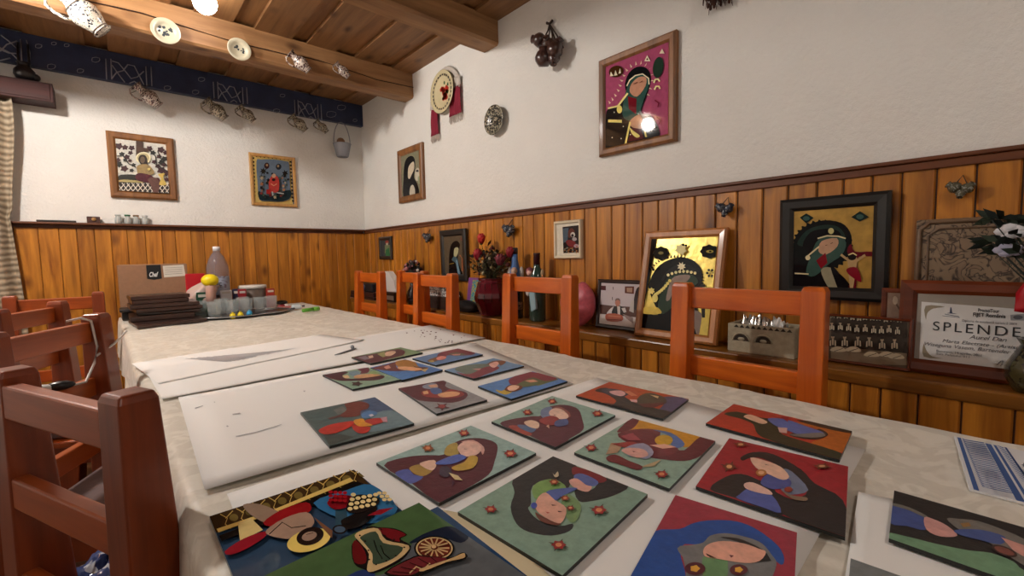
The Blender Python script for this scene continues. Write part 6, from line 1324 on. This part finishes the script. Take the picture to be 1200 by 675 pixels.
cap(273, 372, (232, 206, 30), 'bright yellow paint pot on the front of the tray, left one'); cap(282, 371, (236, 212, 40), 'yellow paint pot on the front of the tray, right one'); cap(292.5, 369, (60, 160, 210), 'light blue paint pot on the front of the tray')
# bottle
bc = Vector((on_y(256, 330, 3.70).x, 3.70, T0)); H_ = on_y(256, 289, 3.70).z-T0; s_ = H_/.36
t = thing('plastic_bottle', bc, 'large clear plastic water bottle with a pale label and white cap', 'bottle')
PET = clearglass('plastic', (200, 200, 214), rough=.1, ior=1.2); PET.node_tree.nodes['Principled BSDF'].inputs['Transmission Weight'].default_value = .82
pr = [(0, 0), (.046, 0), (.052, .01), (.052, .06), (.048, .075), (.052, .09), (.052, .20), (.054, .21), (.050, .26), (.036, .30), (.016, .33), (.014, .345), (.0, .345)]
m = MB(); m.lathe([(r*s_, h*s_) for r, h in pr], bc, (0, 0, 1), 28); m.build('body', PET, parent=t)
m = MB(); m.lathe([(0, .004), (.048*s_, .008*s_), (.049*s_, .14*s_), (0, .141*s_)], bc, (0, 0, 1), 24); m.build('water', clearglass('water', (236, 240, 244), ior=1.33), parent=t)
m = MB(); m.lathe([(.0528*s_, .095*s_), (.0535*s_, .097*s_), (.0535*s_, .195*s_), (.0528*s_, .197*s_)], bc, (0, 0, 1), 28); m.build('label_band', folk('bottle_label', (150, 158, 176), (110, 96, 110), 12, .55, rough=.4), parent=t)
m = MB(); m.lathe([(.0175*s_, .335*s_), (.018*s_, .358*s_), (.016*s_, .36*s_), (0, .36*s_)], bc, (0, 0, 1), 20); m.build('cap', paint((226, 222, 226), rough=.4), parent=t)
M_q = Matrix.Translation((0, bc.y-.0545*s_, 0)) @ Matrix(((1, 0, 0, 0), (0, 0, -1, 0), (0, 1, 0, 0), (0, 0, 0, 1)))
text('AЛC', 250, 335.5, .035, t, M_q, 0, 'lettering', paint((40, 40, 60), rough=.5), (0, 0, 1), (260, 335)) if False else text('ATC', 250, 335.5, .035, t, M_q, 0, 'lettering', paint((40, 40, 60), rough=.5), (0, 0, 1), (260, 335), bold=.03)
# red packet, crumpled bag, yellow ball
m = MB(); a = on_y(217, 321, 3.78); b_ = on_y(240, 321, 3.78); m.box((a.x, 3.78, T0), (b_.x, 3.82, a.z)); q = m.build('red_packet', paint((190, 14, 34), rough=.35), bevel=.006, label='red packet standing right of the cardboard box', cat='packet')
m = MB(); m.box((a.x+.03, 3.778, T0+.10), (b_.x-.03, 3.7805, T0+.16)); m.build('darker_panel', paint((140, 10, 40), rough=.35), parent=q)
random.seed(33); g = on_y(235, 340, 3.66); m = MB(); rows = []
for i in range(15):
    ph = PI*i/14; row = []
    for k in range(25):
        a_ = 2*PI*k/24; r = 1+.16*math.sin(5*a_+i)+.10*math.sin(11*a_+2*i)
        row.append((g.x+.09*math.sin(ph)*math.cos(a_)*r+.055*math.cos(ph), 3.66+.06*math.sin(ph)*math.sin(a_)*r, T0+.115+.113*math.cos(ph)))
    rows.append(row)
m.grid(rows); m.build('crumpled_bag', paint((196, 172, 164), rough=.35, bump=.5, bscale=20), label='crumpled pale pink plastic bag behind the tumblers', cat='bag', origin=(g.x, 3.66, T0))
yb_c = on_y(246, 328.5, 3.56); t = thing('yellow_ball', (yb_c.x, 3.56, T0), 'bright yellow ball set on a small cup behind the tumblers', 'ball')
m = MB(); m.ball(yb_c, .045, n=20, sc=(1.12, 1, .92)); m.build('ball', paint((240, 214, 20), rough=.4), parent=t)
m = MB(); m.lathe([(0, T0-T0), (.026, 0), (.030, yb_c.z-T0-.04), (.028, yb_c.z-T0-.032), (0, yb_c.z-T0-.035)], (yb_c.x, 3.56, T0), (0, 0, 1), 16); m.build('cup', paint((200, 160, 146), rough=.4), parent=t)
# bits standing behind the glasses
def tin(u, v, y, r, h, body, lid, label, name='lidded_tin', zb=None):
    p = on_y(u, v, y); t = thing(name, (p.x, y, T0), label, 'tin'); c = t.location
    m = MB(); m.lathe([(0, 0), (r*.96, 0), (r, .004), (r, h*.86), (0, h*.86)], c, (0, 0, 1), 24); m.build('body', paint(body, rough=.3), parent=t)
    m = MB(); m.lathe([(0, h*.86), (r*1.06, h*.86), (r*1.06, h*.97), (r*1.0, h), (0, h)], c, (0, 0, 1), 24); m.build('lid', paint(lid, rough=.4), parent=t)
tin(296, 340, 3.74, .088, on_y(296, 334, 3.74).z-T0, (96, 84, 76), (220, 216, 208), 'wide tin with a flat white lid behind the tumblers')
for (u, v, y, w, h, col, lb) in [(265, 342, 3.62, .035, .02, (222, 220, 224), 'white tube cap lying behind the second tumbler'), (277, 341, 3.64, .022, .03, (40, 40, 70), 'dark blue small box behind the tumblers'), (284, 341, 3.62, .025, .026, (150, 30, 40), 'small red box behind the tumblers'), (317, 340, 3.66, .028, .024, (160, 50, 40), 'red and white little box behind the rightmost tumbler'), (238, 345, 3.60, .04, .03, (30, 70, 50), 'dark green little box left of the yellow ball')]:
    p = on_y(u, v, y); m = MB(); zc_ = p.z; m.box((p.x-w, y, T0), (p.x+w, y+.03, zc_+h/2)); q = m.build('small_box', paint(col, rough=.35), bevel=.004, label=lb, cat='box')
    m = MB(); m.box((p.x-w*.7, y-.001, zc_-h*.6), (p.x+w*.7, y+.001, zc_)); m.build('printed_panel', paint((206, 200, 190), rough=.5), parent=q)
# pens and small stuff right of the tray
def pen(u0, v0, u1, v1, r, col, label, capcol=None):
    a = on_z(u0, v0, T0+r); b_ = on_z(u1, v1, T0+r); a.z = b_.z = T0+r+.003; t = thing('marker_pen', (a+b_)/2-Vector((0, 0, r)), label, 'marker pen')
    m = MB(); m.tube([a, a.lerp(b_, .66)], r, n=10); m.build('barrel', paint(col, rough=.35), parent=t)
    m = MB(); m.tube([a.lerp(b_, .62), a.lerp(b_, .97), b_], [r*1.15, r*1.1, r*.6], n=10); m.build('cap', paint(capcol or col, rough=.35), parent=t)
pen(355, 364.5, 374, 362, .013, (96, 170, 50), 'green marker lying right of the tray', (120, 190, 70))
pen(326, 359, 338, 358, .008, (140, 30, 44), 'dark red marker beside the tray', (210, 200, 200)); pen(324, 361, 341, 360, .007, (190, 110, 110), 'pinkish marker beside the tray, nearer one'); pen(345, 360, 357, 359, .005, (36, 36, 40), 'thin black pen near the green marker'); pen(337, 363.5, 345, 362, .007, (70, 72, 84), 'dark grey marker in front of the white eraser')
p = on_z(348, 362.5, T0); m = MB(); m.box((p.x-.03, p.y-.02, T0+.003), (p.x+.03, p.y+.03, T0+.035)); q = m.build('white_eraser', paint((206, 216, 220), rough=.5), bevel=.01, label='whitish block between the grey and green markers', cat='eraser')
p = Vector((.99, 3.86, T0)); m = MB(); rows = [[(p.x+.045*math.sin(ph)*math.cos(a), p.y+.03*math.sin(ph)*math.sin(a), T0+.018+.018*math.cos(ph)) for a in [2*PI*k/16 for k in range(17)]] for ph in [PI*i/8 for i in range(9)]]
m.grid(rows); m.build('black_mouse', paint((28, 28, 30), rough=.3, coat=.3), label='black rounded puck behind the markers, right of the tumblers', cat='puck', origin=(p.x, p.y, T0))

# ================================================================ LEFT CHAIRS: cable, plug, cloth, cushions
def chair_pt(x, y, deg, lx, ly, lz, zs=1, ws=1):
    a = math.radians(deg-90); return Vector((x+lx*ws*math.cos(a)-ly*math.sin(a), y+lx*ws*math.sin(a)+ly*math.cos(a), lz*zs))
c2_ = lambda lx, ly, lz: chair_pt(-.131, 1.74, -28.3, lx, ly-.013, lz, 1.03*.925/1.005, 1)
# local +x of this chair points away from the table or toward it? choose the end nearer the table
e1, e2 = c2_(.14, 0, .99), c2_(-.14, 0, .99); s1 = 1 if e1.x > e2.x else -1
m = MB(); m.tube([c2_(s1*.11, -.02, .992), c2_(s1*.135, .0, .998), c2_(s1*.155, .014, .985), c2_(s1*.16, .022, .90), c2_(s1*.14, .022, .85), c2_(s1*.10, .02, .80), c2_(s1*.05, .012, .803)], .0035, n=6)
m.tube([c2_(s1*.15, .022, .87), c2_(s1*.20, .045, .90), c2_(s1*.24, .06, .935)], .0035, n=6)
m.build('white_cable', paint((214, 204, 196), rough=.5), label='white cable looped over the second left chair', cat='cable')
pg = c2_(s1*.03, .0, .800); t = thing('power_adapter', pg, 'black and white plug adapter lying on the middle rail of the second left chair', 'adapter')
m = MB(); m.ball(pg+Vector((0, 0, .010)), .03, n=12, sc=(1.1, .6, .45)); m.build('body', paint((24, 24, 26), rough=.3), parent=t)
m = MB(); m.ball(pg+Vector((-.035, -.01, .010)), .02, n=10, sc=(1.2, .6, .6)); m.build('white_end', paint((222, 220, 216), rough=.4), parent=t)
c1_ = lambda lx, ly, lz: chair_pt(-.064, 1.02, 23.4, lx, ly, lz)
random.seed(4); m = MB(); ctr = Vector((-.042, 1.20, .458))
sgn = 1
rows = []
for i in range(13):
    ph = PI*.5*i/12; rows.append([(ctr.x+.085*math.sin(ph)*math.cos(a)*(1+.12*math.sin(3*a+i*.5)), ctr.y+.085*math.sin(ph)*math.sin(a)*(1+.12*math.cos(4*a)), ctr.z+.006+.05*math.cos(ph)*(1+.2*math.sin(5*a+i))) for a in [2*PI*k/24 for k in range(25)]])
m.grid(rows); m.build('blue_cloth', folk('checked_cloth', (44, 62, 118), (196, 200, 210), 16, .6, rough=.9), label='crumpled blue and white cloth lying on the seat of the nearest left chair', cat='cloth', origin=(ctr.x, ctr.y, ctr.z))
CU = paint((104, 84, 82), rough=.9, bump=.3)
for (x, y, dg, zs, ws, lb) in [(-.131, 1.74, -28.3, 1.03, 1, 'flat grey-mauve cushion on the seat of the cabled left chair'), (-.235, 2.47, -24, 1.035, .85, 'flat grey-mauve cushion on the third left chair')]:
    m = MB(); P_ = lambda lx, ly, lz: chair_pt(x, y, dg, lx, ly, lz, zs, ws)
    m.hexa([P_(-.19, .04, .462), P_(.19, .04, .462), P_(.19, .37, .462), P_(-.19, .37, .462)], [P_(-.185, .045, .50), P_(.185, .045, .50), P_(.185, .365, .50), P_(-.185, .365, .50)]); m.build('seat_cushion', CU, bevel=.015, seg=3, label=lb, cat='cushion')
